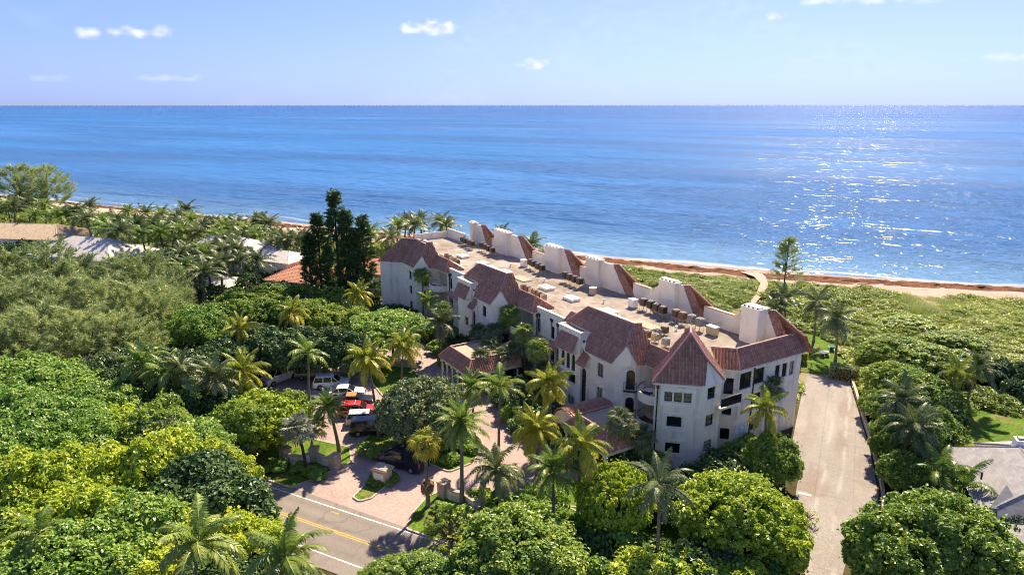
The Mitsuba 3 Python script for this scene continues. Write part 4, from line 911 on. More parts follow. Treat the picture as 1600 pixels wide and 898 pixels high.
for x, y, lb in ((226, 868, 'bare twiggy shrub with grey branches in the left foreground canopy'), (1005, 880, 'sparse twiggy shrub with few yellow leaves in front of the dome trees'), (705, 826, 'sparse twiggy shrub on the lawn edge right of the driveway mouth'), (1262, 806, 'small twiggy shrub beside the left edge of the concrete drive')):
    tree('twig', x, y, 2.4 if x != 1262 else 1.0, 3.4 if x not in (226, 1262) else (6.4 if x == 226 else 1.2), 'twiggy_shrub', lb, 'shrub')
for x, y, lb in ((158, 592, 'olive-grey round tree between the feathery pines and the left palms'), (258, 700, 'olive-grey round tree showing in the left foreground canopy')):
    tree('olive', x, y, 3.8, 8.4, 'olive_tree', lb)
# -- hedges and shrubs
for x, y in ((748, 775), (778, 790), (812, 782), (850, 800), (880, 815), (905, 828), (930, 838), (960, 850), (995, 858), (1035, 868), (1080, 872), (1120, 880), (1165, 882), (1200, 890), (1050, 890), (985, 890), (930, 890), (870, 780), (830, 768)):
    tree('shrub', x, y, PR.uniform(1.2, 1.9), PR.uniform(1.6, 2.6), 'shrub', 'dark shrub in the roadside border', 'shrub', 'shrubs in the roadside border')
for x, y, R, H in ((700, 795, 1.1, 1.0), (720, 800, 1.2, 1.1), (745, 812, 1.3, 1.2), (690, 790, .9, .9), (770, 815, 1.3, 1.3), (485, 735, 1.1, .9), (500, 740, .9, .8), (465, 728, 1.0, .9), (432, 725, 1.2, 1.2)):
    tree('shrub', x, y, R, H, 'flower_bed_shrub', 'low shrub before the entrance walls', 'shrub', 'low shrubs before the entrance walls')
for x, y in ((700, 558), (688, 540), (676, 520), (668, 505), (752, 590), (772, 600), (790, 600), (812, 618), (835, 632), (800, 640), (820, 660), (930, 700), (958, 705), (985, 700), (1008, 705), (945, 720), (1020, 712), (1175, 690), (1150, 705)):
    tree('shrub', x, y, PR.uniform(1.3, 1.8), PR.uniform(1.6, 2.6), 'shrub', 'shaded shrub along the building front', 'shrub', 'shrubs along the building front')
for x, y in ((575, 700), (590, 705), (615, 708), (690, 690), (705, 715), (722, 690), (740, 700), (680, 650), (640, 690)):
    tree('shrub', x, y, PR.uniform(.9, 1.4), PR.uniform(.8, 1.3), 'shrub', 'low shrub in the driveway bed', 'shrub', 'low shrubs of the driveway bed')
hk = thing('clipped_hedge', 'clipped box hedge at the far end of the concrete drive by the fence', 'hedge')
def hedge_block(key, c, L, Wd, Hh, rot, n, seed, matn):
    rng = R_(seed); q = rng.uniform(-1, 1, (n, 3)); ax = rng.choice(3, n, p=[.3, .3, .4]); sg = np.where(ax == 2, 1, rng.choice([-1, 1], n)); q[np.arange(n), ax] = sg * rng.uniform(.88, 1.02, n)
    nr = np.zeros((n, 3)); nr[np.arange(n), ax] = sg; nr = unit(nr + rng.normal(size=(n, 3)) * .5)
    v, f, uv = leaves(q * [L / 2, Wd / 2, Hh / 2] + [0, 0, Hh / 2], nr, .2, rng, rng.uniform(0, 1, n))
    m = tm(v, f); M = trimesh.transformations.rotation_matrix(rot, [0, 0, 1]); M[:3, 3] = [c[0], c[1], c[2]]; m.apply_transform(M)
    put('foliage', m, matn, key, uv=uv); b = box3(c[0], c[1], c[2] + Hh * .45, L * .9, Wd * .85, Hh * .85, rot); put('stem', b, 'bark_dark', key)
rotc = math.atan2(AX[1], AX[0])
hedge_block(hk, C(1.4, 100.6), 3.6, 2.0, 1.9, rotc, 1600, 1, 'leaf_olive')
hk = thing('clipped_hedge', 'sunlit lime hedge on the beach lawn against the end of the building', 'hedge')
hedge_block(hk, C(-5.2, 104.5), 3.0, 1.8, 1.7, rotc + .4, 1500, 2, 'leaf_lime')

# -- ground cover that nobody could count
bld = Polygon([tuple(B(u, v)[:2]) for u, v in ((-132, -41), (-112, -41), (-100, -48), (-84, -44.5), (-66, -44.5), (-44, -45), (-43.5, -69), (-132, -69))])
hard = unary_union([paved, Polygon([tuple(p[:2]) for p in cd]).buffer(2.2), Polygon([tuple(C(s, t)[:2]) for s, t in ((-420, 36), (260, 36), (260, 45.2), (-420, 45.2))]), verge_left, verge_right, bld, Polygon(px([(1232, 512), (1288, 524), (1312, 545), (1330, 575), (1318, 588), (1240, 580)])).buffer(1), Polygon(px([(1480, 712), (1488, 655), (1540, 640), (1680, 660), (1750, 720), (1600, 770)])).buffer(1),
                     LineString([tuple(p[:2]) for p in pth]).buffer(1.9)])
from shapely.prepared import prep
hardp = prep(hard)
def scatter(name, kits, n, sr, tr, test, size, seed, label, cat, hgt=(0.8, 1.3)):
    rng = R_(seed); key = None; k = 0
    s = rng.uniform(*sr, n); t = rng.uniform(*tr, n)
    for a, b in zip(s, t):
        p = C(a, b)
        if not test(a, b, p) or hardp.contains(Point(p[0], p[1])): continue
        d = p[1]; fx = abs(p[0]) / max(p[1], 1)
        if fx > .86 or d < 40: continue
        k += 1
        p[2] = ground_z(p) - .02
        sc = rng.uniform(*size)
        inst(f'{name}__{k:03d}', kits[rng.integers(len(kits))], p, sc, sc * rng.uniform(*hgt), rng.uniform(0, 360))
    tag(name, label, cat, kind='stuff')
    return k
lim = lambda a: float(shift(min(a, 0)) + max(a + 18, 0) * .07 - 3 * min(max((a + 20) / 30, 0), 1))
fz = lambda a, b, f, s: float(meshkit.fbm(np.array([[a * f, b * f, s]]), 3, 2)[0])
n0_ = scatter('dune_creeper', ['dune0', 'dune1', 'dune2'], 900, (-85, -12), (112, 158), lambda a, b, p: b - shift(a) < 157 and fz(a, b, .09, 11) > .43, (.5, .95), 13, 'low green creepers covering the dune left of the sand path', 'scrub', (.35, .8))
n1 = scatter('dune_scrub', ['dune0', 'dune1', 'dune2'], 4600, (-105, 150), (88, 168), lambda a, b, p: (b - lim(a) < 153 + 6 * (fz(a, b, .05, 1) - .5)) and (fz(a, b, .07, 5) > .33 + .25 * max(0, (b - lim(a) - 130) / 25)) and (a > -5 or b > 118 or p[:2] @ VX < -69), (.65, 1.25), 3, 'low green dune scrub of sea grape between the building and the beach', 'scrub', (.4, .85))
n2 = scatter('dune_grass', ['grass0', 'grass1'], 2600, (-105, 150), (112, 172), lambda a, b, p: (b - lim(a) < 157.5 + 6 * (fz(a, b, .06, 2) - .5)) and fz(a, b, .12, 7) > .42, (.9, 1.7), 4, 'dry beach grass between the dune scrub and the sand', 'grass')
n3 = scatter('coastal_scrub', ['dune0', 'dune1', 'dune2'], 1500, (-330, -95), (84, 164), lambda a, b, p: fz(a, b, .06, 3) > .36 and b - shift(a) < 143, (.9, 1.6), 5, 'green scrub among the distant palms and houses along the beach', 'scrub', (.8, 1.3))
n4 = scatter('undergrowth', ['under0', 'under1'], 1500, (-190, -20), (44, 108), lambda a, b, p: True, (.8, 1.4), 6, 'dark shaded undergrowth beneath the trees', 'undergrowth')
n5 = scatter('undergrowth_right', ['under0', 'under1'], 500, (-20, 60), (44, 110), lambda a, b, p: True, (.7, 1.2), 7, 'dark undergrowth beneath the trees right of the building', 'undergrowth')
print('stuff', n1, n2, n3, n4, n5)
# ------------------------------------------------------------------ palms
def frond(L, el, droop, nl, ll, hang, w, seed, tone, sweep=.6, twist=.25):
    rng = R_(seed); n = 15; s = np.linspace(0, 1, n); th = el - droop * s ** 1.35
    st = np.c_[np.cos(th), np.zeros(n), np.sin(th)] * (L / (n - 1)); P = np.vstack([[0, 0, 0], np.cumsum(st, 0)[:-1]])
    P[:, 1] += twist * .25 * L * s ** 2
    rr = tube(P, np.linspace(.045, .012, n) * L / 3.2, 4)
    sl = np.repeat(np.linspace(.13, .995, nl), 2); sd = np.tile([1.0, -1.0], nl)
    idx = sl * (n - 1); i0 = np.minimum(idx.astype(int), n - 2); fr = (idx - i0)[:, None]
    p = P[i0] * (1 - fr) + P[i0 + 1] * fr; t = unit(P[i0 + 1] - P[i0])
    side = np.c_[np.zeros(len(sl)), sd, np.zeros(len(sl))]; m = len(sl)
    ln = ll * (np.sin(np.clip(sl * .93 + .10, 0, 1) * np.pi) ** .55) * rng.uniform(.85, 1.1, m)
    sw = sweep + .55 * sl ** 3
    d = unit(side * np.cos(sw)[:, None] + t * np.sin(sw)[:, None] + rng.normal(size=(m, 3)) * .10 + [0, 0, .12])
    mid = p + d * (ln * .5)[:, None] + np.array([0, 0, -1]) * (hang * .18 * ln)[:, None]
    d2 = unit(d + np.array([0, 0, -hang]))
    tip = mid + d2 * (ln * .5)[:, None]
    wv = t * (w / 2)
    v = np.stack([p - wv, p + wv, mid + wv * .85, mid - wv * .85, tip], 1).reshape(-1, 3); i = np.arange(m) * 5
    f = np.vstack([np.c_[i, i + 1, i + 2], np.c_[i, i + 2, i + 3], np.c_[i + 3, i + 2, i + 4]])
    uv = np.repeat(np.c_[rng.uniform(0, 1, m), np.full(m, tone)], 5, 0)
    return join((v, f, uv), (np.array(rr.vertices), np.array(rr.faces), np.tile([.9, min(1, tone + .25)], (len(rr.vertices), 1))))
def fan(rad, pet, seed, tone, n=15, droop=.5):
    rng = R_(seed); a = np.linspace(-2.15, 2.15, n); V, F, U = [], [], []
    pt = tube([[0, 0, 0], [pet * .6, 0, .10 * pet], [pet, 0, .08 * pet]], [.03, .022, .018], 4)
    h = np.array([pet, 0, .08 * pet]); da = a[1] - a[0]; k = 0
    for x in a:
        r = rad * (.82 + .18 * math.cos(x * .6)) * rng.uniform(.92, 1.05); d = np.array([math.cos(x), math.sin(x), 0]); b = np.array([-math.sin(x), math.cos(x), 0])
        m = h + d * r * .55 + [0, 0, .10 * rad - .05 * r]; wv = b * (r * .55 * da * .42)
        t = h + d * r * .97 + [0, 0, -droop * r * rng.uniform(.5, 1.0)]
        V += [h, m - wv + [0, 0, -.04], m + [0, 0, .03], m + wv + [0, 0, -.04], t]; F += [[k, k + 1, k + 2], [k, k + 2, k + 3], [k + 1, k + 4, k + 2], [k + 2, k + 4, k + 3]]; U += [[rng.uniform(0, 1), tone]] * 5; k += 5
    return join((np.array(V), np.array(F), np.array(U)), (np.array(pt.vertices), np.array(pt.faces), np.tile([.8, tone], (len(pt.vertices), 1))))
def ply_of(m, matn): return PLY((m[0], m[1]), matn, False, uv=m[2])
FR = {}
def fset(name, matn, L, nl, ll, hang, w, els, **k):
    FR[name] = [(el, [ply_of(frond(L, el, dr_, nl, ll, hang, w, 100 + 7 * i + j, min(1, .12 + .8 * i / (len(els) - 1)), **k), matn) for j in range(2)]) for i, (el, dr_) in enumerate(els)]
coco = [(1.38, .9), (1.14, 1.25), (.88, 1.6), (.60, 1.85), (.30, 1.85), (-.05, 1.5), (-.50, 1.0)]
fset('gold', 'palm_gold', 3.3, 40, .88, 1.6, .115, coco)
fset('green', 'palm_green', 3.4, 40, .86, .95, .11, coco)
fset('dark', 'palm_dark', 3.4, 40, .86, .9, .11, coco)
fset('royal', 'palm_green', 3.0, 42, .72, .8, .075, [(1.3, .8), (1.0, 1.2), (.7, 1.5), (.4, 1.7), (.1, 1.6)])
fset('date', 'palm_green', 2.9, 46, .50, .25, .075, [(1.4, .5), (1.15, .8), (.9, 1.1), (.65, 1.3), (.4, 1.5), (.15, 1.5), (-.15, 1.3), (-.5, 1.0)], sweep=.75)
fset('old', 'palm_dark', 3.4, 38, .85, 1.2, .085, [(1.3, .8), (1.0, 1.2), (.7, 1.6), (.3, 1.7), (-.1, 1.5), (-.5, 1.1), (-.9, .6)])
fset('dying', 'palm_dead', 2.9, 30, .65, 1.6, .07, [(-.35, 1.1), (-.75, .7), (-1.0, .45)])
def fanset(name, matn, rad, pet, droop):
    FR[name] = [(el, [ply_of(fan(rad, pet, 300 + 5 * i + j, .1 + .8 * i / 5, droop=droop), matn) for j in range(2)]) for i, el in enumerate((1.2, .85, .5, .15, -.25, -.7))]
fanset('sabal', 'palm_green', 1.0, .95, .5); fanset('sabal_gold', 'palm_gold', .95, .95, .5); fanset('silver', 'palm_silver', 1.15, 1.05, .2); fanset('skirt', 'palm_dead', .8, .5, .9); fanset('sabal_dark', 'palm_dark', 1.0, .95, .5)
QR = R_(9)
def palm(kind, crown, base, label, group=None, n=None, scale=1.0, name=None, trunk_r=.16, cat='palm tree', bark='bark', shaft=False, skirt=None, turn=None):
    """crown: where the fronds leave the trunk; base: where it stands"""
    isfan = kind in ('sabal', 'sabal_gold', 'silver', 'sabal_dark')
    name = name or ('fan_palm' if isfan else {'royal': 'royal_palm', 'date': 'date_palm'}.get(kind, 'coconut_palm'))
    key = thing(name, label, cat, group)
    c, b = np.array(crown, float), np.array(base, float)
    k = np.linspace(0, 1, 9)[:, None]; pts = b * (1 - k) + c * k; dx = c[:2] - b[:2]
    pts[:, :2] = b[:2] + dx * (k ** 1.6); pts[0, 2] -= .4
    rad = trunk_r * (1.0 + .55 * np.exp(-np.linspace(0, 1, 9) * 9)) * np.linspace(1.0, .72, 9)
    put('trunk', tube(pts, rad, 8), bark, key, smooth=True)
    if shaft: put('crownshaft', tube([c - [0, 0, 1.1], c - [0, 0, .5], c + [0, 0, .1]], [trunk_r * .95, trunk_r * 1.05, trunk_r * .6], 8), 'crownshaft', key, smooth=True)
    else: put('crown_heart', trimesh.creation.icosphere(1, trunk_r * 1.25).apply_translation(c), 'bark', key)
    S = FR[kind]; n = int(n * QR.uniform(.8, 1.08)) if n else {'date': 60, 'royal': 15}.get(kind, 26 if isfan else int(QR.integers(20, 29))); yaw = QR.uniform(0, 360); wd = QR.uniform(-70, 70); tilt = float(QR.uniform(3, 17)); wax_ = [math.sin(math.radians(wd)), -math.cos(math.radians(wd)), 0.0]
    for i in range(n):
        f = (i + .5) / n; j = min(len(S) - 1, int(f ** (.9 if kind != 'date' else .8) * len(S))); el, var = S[j]
        yaw += 137.5 + QR.uniform(-16, 16); sc = scale * QR.uniform(.86, 1.08) * (.9 if j == 0 else 1)
        t = T().translate([float(x) for x in (c + [0, 0, .05 + .15 * (1 - f)])]).rotate(wax_, tilt).rotate([0, 0, 1], float(yaw))
        if isfan: t = t.rotate([0, 1, 0], float(-math.degrees(el) + QR.uniform(-8, 8)))
        else: t = t.rotate([0, 1, 0], float(QR.uniform(-7, 7))).rotate([1, 0, 0], float(QR.uniform(-14, 14)))
        put('frond', var[QR.integers(2)], None, key, tw=t.scale(float(sc)))
    if skirt is not None:
        sc_ = np.array(skirt, float)
        for i in range(16):
            yaw += 137.5; el, var = FR['skirt'][4 + i % 2]
            put('dead_frond', var[i % 2], None, key, tw=T().translate([float(x) for x in sc_ + [0, 0, QR.uniform(-.3, .3)]]).rotate([0, 0, 1], float(yaw)).rotate([0, 1, 0], float(45 + QR.uniform(-15, 20))).scale(.95))
    if kind in ('gold', 'green', 'dark', 'old'):
        for i in range(int(QR.integers(1, 4))):
            el, var = FR['dying'][QR.integers(3)]
            put('dead_frond', var[QR.integers(2)], None, key, tw=T().translate([float(x) for x in c - [0, 0, .12]]).rotate([0, 0, 1], float(QR.uniform(0, 360))).scale(float(scale * QR.uniform(.7, .95))))
    if kind in ('gold', 'green', 'dark') and QR.uniform() < .8:
        q = [trimesh.creation.icosphere(1, .13).apply_translation(c + [.24 * math.cos(a), .24 * math.sin(a), -.22 - .1 * (i % 2)]) for i, a in enumerate(np.arange(6) * 1.05)]
        put('coconuts', cat_(*q), 'tan_metal' if kind == 'gold' else 'crownshaft', key, kind='stuff')
    return key
def pbase(kind, cx, cy, bx_, by, label, **k):
    b = gp(bx_, by); return palm(kind, atd(cx, cy, b[1]), b, label, **k)
def phigh(kind, cx, cy, h, label, lean=.6, **k):
    c = gp(cx, cy, h); b = np.array([c[0] + QR.uniform(-lean, lean), c[1] + QR.uniform(-lean, lean), 0]); b[2] = ground_z(b); return palm(kind, c, b, label, **k)
pbase('gold', 574, 562, 592, 685, 'golden coconut palm with bent trunk in the driveway bed beside the black car', n=27)
phigh('gold', 630, 541, 8.6, 'golden coconut palm rising behind the olive-grey round tree', n=27)
phigh('royal', 482, 553, 9.0, 'tall green palm with smooth grey trunk behind the yellow-green hedge tree', shaft=True, n=16, scale=1.1)
phigh('gold', 560, 460, 6.6, 'small golden palm in front of the tall dark conifers')
phigh('gold', 457, 488, 6.8, 'yellow-green palm in the thicket left of the small golden palm')
phigh('gold', 376, 515, 7.2, 'yellowish palm right of the single bright green round tree')
pbase('date', 513, 636, 530, 707, 'dense feathery palm behind the left entrance wall', trunk_r=.2, scale=.85)
pbase('silver', 466, 672, 479, 738, 'silver-grey fan palm with dark trunk on the lawn left of the entrance', n=30, bark='bark_dark', trunk_r=.17)
pbase('sabal_gold', 492, 668, 486, 712, 'yellow fan palm behind the silver-grey fan palm', n=22)
sb = gp(669, 792); c = atd(664, 695, sb[1])
palm('sabal_gold', c, sb, 'yellow-green fan palm with a skirt of dead fronds beside the black van', n=30, skirt=atd(667, 752, sb[1]), trunk_r=.2)
pbase('date', 722, 664, 722, 792, 'large feathery date palm with straight trunk before the right entrance wall', trunk_r=.22, scale=1.12)
pbase('royal', 782, 606, 779, 716, 'green palm with slim smooth trunk in front of the building entrance', shaft=True, n=17, scale=1.15)
phigh('green', 738, 606, 4.6, 'short bright green palm below the tiled porch', scale=.85)
pbase('gold', 858, 600, 862, 700, 'golden coconut palm before the arched stair window', n=27)
pbase('gold', 838, 672, 840, 742, 'golden coconut palm left of the pair by the lower porch', n=27)
pbase('gold', 908, 696, 902, 822, 'yellow-green coconut palm with thin trunk left of the dome trees', n=22)
pbase('green', 864, 738, 865, 832, 'young green palm between the golden palms near the roadside border', scale=.9)
pbase('old', 1030, 758, 1026, 895, 'tall wind-blown palm standing in front of the dome trees', n=20)
pbase('dark', 775, 735, 776, 800, 'dark green drooping palm right of the right entrance wall', scale=1.0)
pbase('gold', 1197, 640, 1192, 745, 'golden palm in front of the right end of the building', n=20, scale=.9)
phigh('sabal_dark', 1204, 606, 6.2, 'grey-green fan palm against the right end wall of the building', n=26)
for x, y, h, lb in ((970, 662, 5.8, 'dark fan palm below the rounded balconies, taller of the two'), (1001, 686, 3.9, 'dark fan palm below the rounded balconies, shorter of the two'), (938, 688, 3.4, 'small dark fan palm beside the lower porch')):
    phigh('sabal_dark', x, y, h, lb)
for x, y, h, lb in ((796, 494, 8.2, 'fan palm in front of the balconies of the middle tower'), (818, 524, 6.8, 'bushy fan palm left of the broad sunlit one'), (842, 548, 6.8, 'broad sunlit fan palm before the recessed wall'), (660, 432, 8.2, 'fan palm in front of the balconies of the farthest tower'), (692, 488, 7.4, 'slender fan palm before the shaded wall left of the middle tower')):
    phigh('sabal', x, y, h, lb, n=30, lean=.3, scale=1.05)
for x, y, h in ((748, 522, 5.2), (766, 540, 5.0), (775, 520, 6.0), (800, 552, 4.6), (782, 560, 4.2), (850, 580, 4.4), (752, 560, 4.6)):
    phigh('sabal_dark', x, y, h, 'dark fan palm behind the tiled porch', group='dark fan palms behind the tiled porch')
phigh('dark', 690, 505, 6.5, 'dark feathery palm leaning over the shaded bed by the building front'); phigh('green', 668, 470, 5.5, 'light green palm at the foot of the farthest tower', scale=.8)
for k_, x, y, h, lb in (('green', 222, 568, 8.5, 'dark green coconut palm with leaning trunk, first of the four in the left wood'), ('dark', 284, 580, 8.2, 'coconut palm with pale trunk, second of the four in the left wood'), ('dark', 336, 592, 7.6, 'drooping coconut palm, third of the four in the left wood'), ('gold', 380, 580, 7.4, 'yellow coconut palm, last of the four in the left wood beside the hedge tree'), ('green', 262, 586, 7.6, 'green coconut palm squeezed between the first two of the left wood')):
    phigh(k_, x, y, h, lb, lean=1.4, n=22, scale=1.05)
phigh('green', 312, 848, 8.0, 'large feathery palm in the bottom foreground, left of two', n=22, scale=1.12, lean=1.5)
phigh('green', 448, 872, 7.0, 'large feathery palm in the bottom foreground beside the road, right of two', n=22, scale=1.15, lean=1.0)
phigh('green', 60, 835, 7.6, 'small palm top showing through the left foreground canopy', n=14, scale=.7)
for k_, x, y, h, lb, n_ in (('old', 1430, 668, 6.0, 'big shaggy palm with hanging dry fronds right of the concrete drive', 30), ('dark', 1412, 628, 6.4, 'grey-green palm behind the big shaggy palm', 24), ('gold', 1500, 585, 5.2, 'yellowish palm in the scrub at the right, left of two', 20), ('dark', 1530, 575, 5.6, 'olive palm in the scrub at the right, right of two', 20), ('green', 1472, 742, 3.6, 'small pale green palm beside the grey roof', 16), ('green', 1505, 760, 3.2, 'short palm hanging over the grey roof edge', 14)):
    phigh(k_, x, y, h, lb, n=n_, scale=1.05)
for k_, x, y, bx_, by, lb in (('old', 1276, 472, 1271, 535, 'coconut palm on the beach lawn, left of the two'), ('dark', 1308, 500, 1305, 565, 'coconut palm beside the sun loungers'), ('dark', 1226, 468, 1226, 512, 'dark palm below the slender pine'), ('old', 1208, 482, 1207, 515, 'grey palm close behind the end of the building')):
    pbase(k_, x, y, bx_, by, lb, n=22, trunk_r=.18, scale=1.1)
# distant palms: one crown mesh each
def whole(kind, n, seed, scale):
    rng = R_(seed); S = {'d': ('palm_dark', coco), 'g': ('palm_green', coco)}[kind]; parts = []; yaw = 0
    for i in range(n):
        f = (i + .5) / n; el, dp = S[1][min(6, int(f * 7))]; v, ff, u = frond(3.2, el, dp, 24, .85, .9, .13, 500 + i, min(1, .1 + .8 * f)); yaw += 2.4 + rng.uniform(-.3, .3); c_, s_ = math.cos(yaw), math.sin(yaw)
        sc = scale * rng.uniform(.85, 1.08); parts.append(((v * sc) @ np.array([[c_, s_, 0], [-s_, c_, 0], [0, 0, 1]]), ff, u))
    return join(*parts)
for i, (kd, sd) in enumerate((('d', 1), ('g', 2), ('d', 3))):
    v, f, u = whole(kd, 20, sd, 1.0)
    scene[f'kit_far_palm{i}'] = {'type': 'shapegroup', 'trunk': PLY(tube([[.5, .2, -8.2], [.35, .1, -5], [.1, 0, -2], [0, 0, .1]], [.24, .17, .14, .12], 6), 'bark', True), 'crown': PLY((v, f), 'palm_dark' if kd == 'd' else 'palm_green', False, uv=u)}
def farpalm(x, y, h, group, label, s=1.0):
    c = gp(x, y, h); c[2] = h; key = thing('coconut_palm', label, 'palm tree', group); inst(key, f'far_palm{QR.integers(3)}', [c[0], c[1], h + ground_z(c)], s, (h + .3) / 8.2 if h > 6 else s)
for x, y in ((12, 320), (22, 322), (45, 318), (70, 322), (95, 334), (113, 332), (126, 330), (141, 320), (135, 342), (55, 338)):
    farpalm(x, y, 8, 'palms behind the beach at the far left', 'coconut palm by the beach at the far left', 1.60 * QR.uniform(.85, 1.15))
for x, y in ((180, 345), (200, 332), (214, 352), (228, 334), (240, 350), (253, 336), (268, 352), (278, 340), (291, 328), (300, 345), (172, 358), (190, 362), (222, 366), (250, 364), (285, 362), (160, 350)):
    farpalm(x, y, 8.5, 'palms of the far left beach grove', 'dark coconut palm behind the white roofed house', 1.54 * QR.uniform(.85, 1.15))
for x, y in ((318, 352), (335, 350), (348, 356), (358, 348), (372, 352), (385, 360), (398, 348), (410, 345), (420, 350), (432, 372), (445, 378), (462, 376), (476, 372), (400, 368), (340, 368), (310, 365), (375, 372)):
    farpalm(x, y, 8, 'palms along the beach beyond the hidden house', 'coconut palm of the beach row beside the conifers', 1.47 * QR.uniform(.85, 1.15))
for x, y in ((283, 398), (300, 392), (318, 396), (335, 388), (350, 392), (362, 384), (300, 415), (325, 408), (372, 392), (345, 410), (318, 425), (285, 420), (376, 408), (352, 378)):
    farpalm(x, y, 8, 'palms around the white house at the left', 'coconut palm around the low white house', 1.41 * QR.uniform(.85, 1.15))
farpalm(300, 442, 6.5, None, 'palm with drooping crown beside the feathery pines, left of the low white house', 1.1)
farpalm(402, 408, 9, None, 'tallest coconut palm, with a wide open crown, before the orange roofed house', 1.35)
for x, y in ((622, 352), (634, 344), (656, 340), (648, 352), (688, 344), (697, 350), (610, 370), (578, 362)):
    farpalm(x, y, 8, 'palms beyond the far end of the building', 'coconut palm beyond the far end of the building', 1.60 * QR.uniform(.85, 1.15))
for x, y in ((784, 366), (830, 382)):
    farpalm(x, y, 8, 'palms showing above the roof walls', 'palm crown between the roof chimneys', 1.41 * QR.uniform(.85, 1.15))
# ------------------------------------------------------------------ vehicles
for nm, c, r in (('paint_black', (.012, .013, .016), .18), ('paint_red', (.42, .022, .018), .2), ('paint_white', (.70, .70, .69), .22), ('paint_silver', (.45, .46, .48), .25), ('paint_navy', (.012, .016, .035), .2), ('paint_grey', (.10, .105, .11), .22)):
    mat(nm, pr(c, r, .6, clearcoat=.8, clearcoat_gloss=.9))
mat('tyre', pr((.018, .018, .018), .85, .2)); mat('alloy', pr((.42, .42, .43), .3, .5, metallic=.7)); mat('lamp_red', pr((.45, .015, .012), .2, .6)); mat('lamp_clear', pr((.62, .63, .62), .15, .7)); mat('plank_wood', pr((.36, .25, .15), .8, .2)); mat('canvas_orange', pr((.42, .17, .05), .7, .2))
def vehicle(name, p, q, paint, label, L=4.8, W=1.9, H=1.7, belt=1.02, hood=.98, b=(-2.3, 1.05), t=(-1.95, .35), cat='car', roof=None, rails=False, tailgate=0.0, bars=(.1, -1.0), group=None):
    """p: middle of the footprint on the ground, q: any point straight ahead; the body faces q"""
    key = thing(name, label, cat, group); f = np.asarray(q, float)[:2] - np.asarray(p, float)[:2]; ang = math.atan2(f[1], f[0])
    M = trimesh.transformations.rotation_matrix(ang, [0, 0, 1]); M[:3, 3] = [p[0], p[1], .035]
    def P(nm, m, mt, par=key, **k):
        m = m.copy(); m.apply_transform(M); return put(nm, m, mt, par, **k)
    w, l = W / 2, L / 2
    def slab(x0, x1, zl, zh, wl, wh, nose=0.0):
        return [[x, s * ww, z] for x, z, ww in ((x0, zl, wl * .93), (x1, zl, wl * .90), (x0 + .04, (zl + zh) / 2, wl), (x1 - nose * .2, (zl + zh) / 2, wl), (x0 + .06, zh, wh), (x1 - nose, zh, wh)) for s in (-1, 1)]
    cab = slab(-l, b[1] + .25, .26, belt, w, w * .94)
    bon = slab(-l * .2, l, .26, hood - .10, w * .99, w * .9, .10) + [[b[1] - .1, s * w * .9, belt - .01] for s in (-1, 1)] + [[l - .35, s * w * .8, hood - .03] for s in (-1, 1)] + [[l - .06, 0, .55]]
    body = man(hull(cab)) + man(hull(bon)); wr = .36 if H > 1.6 else .32; wx = (l - .92, -l + .98)
    for x in wx:
        for s in (-1, 1): body = body - man(cyl([x, s * (w - .28), wr], [x, s * (w + .1), wr], wr + .07, 18))
    bk = P('body', unman(body), paint, smooth=35)
    gl = [[b[0], s * w * .92, belt - .02] for s in (-1, 1)] + [[b[1], s * w * .90, belt - .02] for s in (-1, 1)] + [[t[0], s * w * .76, H - .05] for s in (-1, 1)] + [[t[1], s * w * .74, H - .06] for s in (-1, 1)]
    P('window', hull(gl), 'glass_dark')
    rf = [[t[0] - .04, s * w * .77, H - .07] for s in (-1, 1)] + [[t[1] + .05, s * w * .75, H - .08] for s in (-1, 1)] + [[t[0] + .12, s * w * .66, H] for s in (-1, 1)] + [[t[1] - .15, s * w * .64, H - .005] for s in (-1, 1)]
    P('roof', hull(rf), roof or paint, smooth=40)
    for s in (-1, 1):
        for x0, x1 in ((b[0], t[0]), (b[1], t[1])) + tuple((x, x + (.05 if x > 0 else -.02)) for x in bars):
            P('pillar', hull([[x0 + d, s * w * (.93 + e), belt - .03] for d in (-.06, .06) for e in (0, -.04)] + [[x1 + d, s * w * (.775 + e), H - .06] for d in (-.05, .05) for e in (0, -.04)]), paint)
    for x in wx:
        for s in (-1, 1):
            wk = P('wheel', cyl([x, s * (w - .24), wr], [x, s * (w - .01), wr], wr, 18), 'tyre'); P('rim', cat_(cyl([x, s * (w - .06), wr], [x, s * (w + .005), wr], wr * .64, 14), cyl([x, s * w, wr], [x, s * (w + .02), wr], .07, 8)), 'alloy', wk)
    for s in (-1, 1):
        P('headlight', box3(l - .13, s * w * .66, hood - .22, .20, .36, .14, 0, .03), 'lamp_clear'); P('tail_light', box3(-l + .05, s * w * .80, belt - .16, .12, .20, .36, 0, .03), 'lamp_red')
        P('mirror', box3(b[1] - .22, s * (w + .08), belt + .06, .14, .22, .15, 0, .03), paint)
        P('door_handle', cat_(box3(b[1] - 1.15, s * (w * .965), belt - .14, .2, .04, .04), box3(b[1] - 2.1, s * (w * .965), belt - .14, .2, .04, .04)), 'grey_metal')
    P('bumper', cat_(box3(l - .02, 0, .42, .16, W * .86, .22, 0, .05), box3(-l + .01, 0, .44, .16, W * .88, .22, 0, .05)), 'dark_metal' if paint in ('paint_black', 'paint_navy') else 'grey_metal')
    P('grille', box3(l - .005, 0, hood - .32, .06, W * .5, .2, 0, .02), 'black')
    if rails: P('roof_rail', cat_(*[tube([[t[0] + .1, s * w * .66, H + .06], [t[1] - .2, s * w * .64, H + .06]], .025, 5) for s in (-1, 1)], *[cyl([x, -w * .66, H + .07], [x, w * .66, H + .07], .022, 5) for x in (t[0] + .5, t[1] - .6)]), 'white_metal')
    return key, P
dirc = gp(603, 675.5) - gp(563, 677.5); dirc /= np.linalg.norm(dirc[:2])
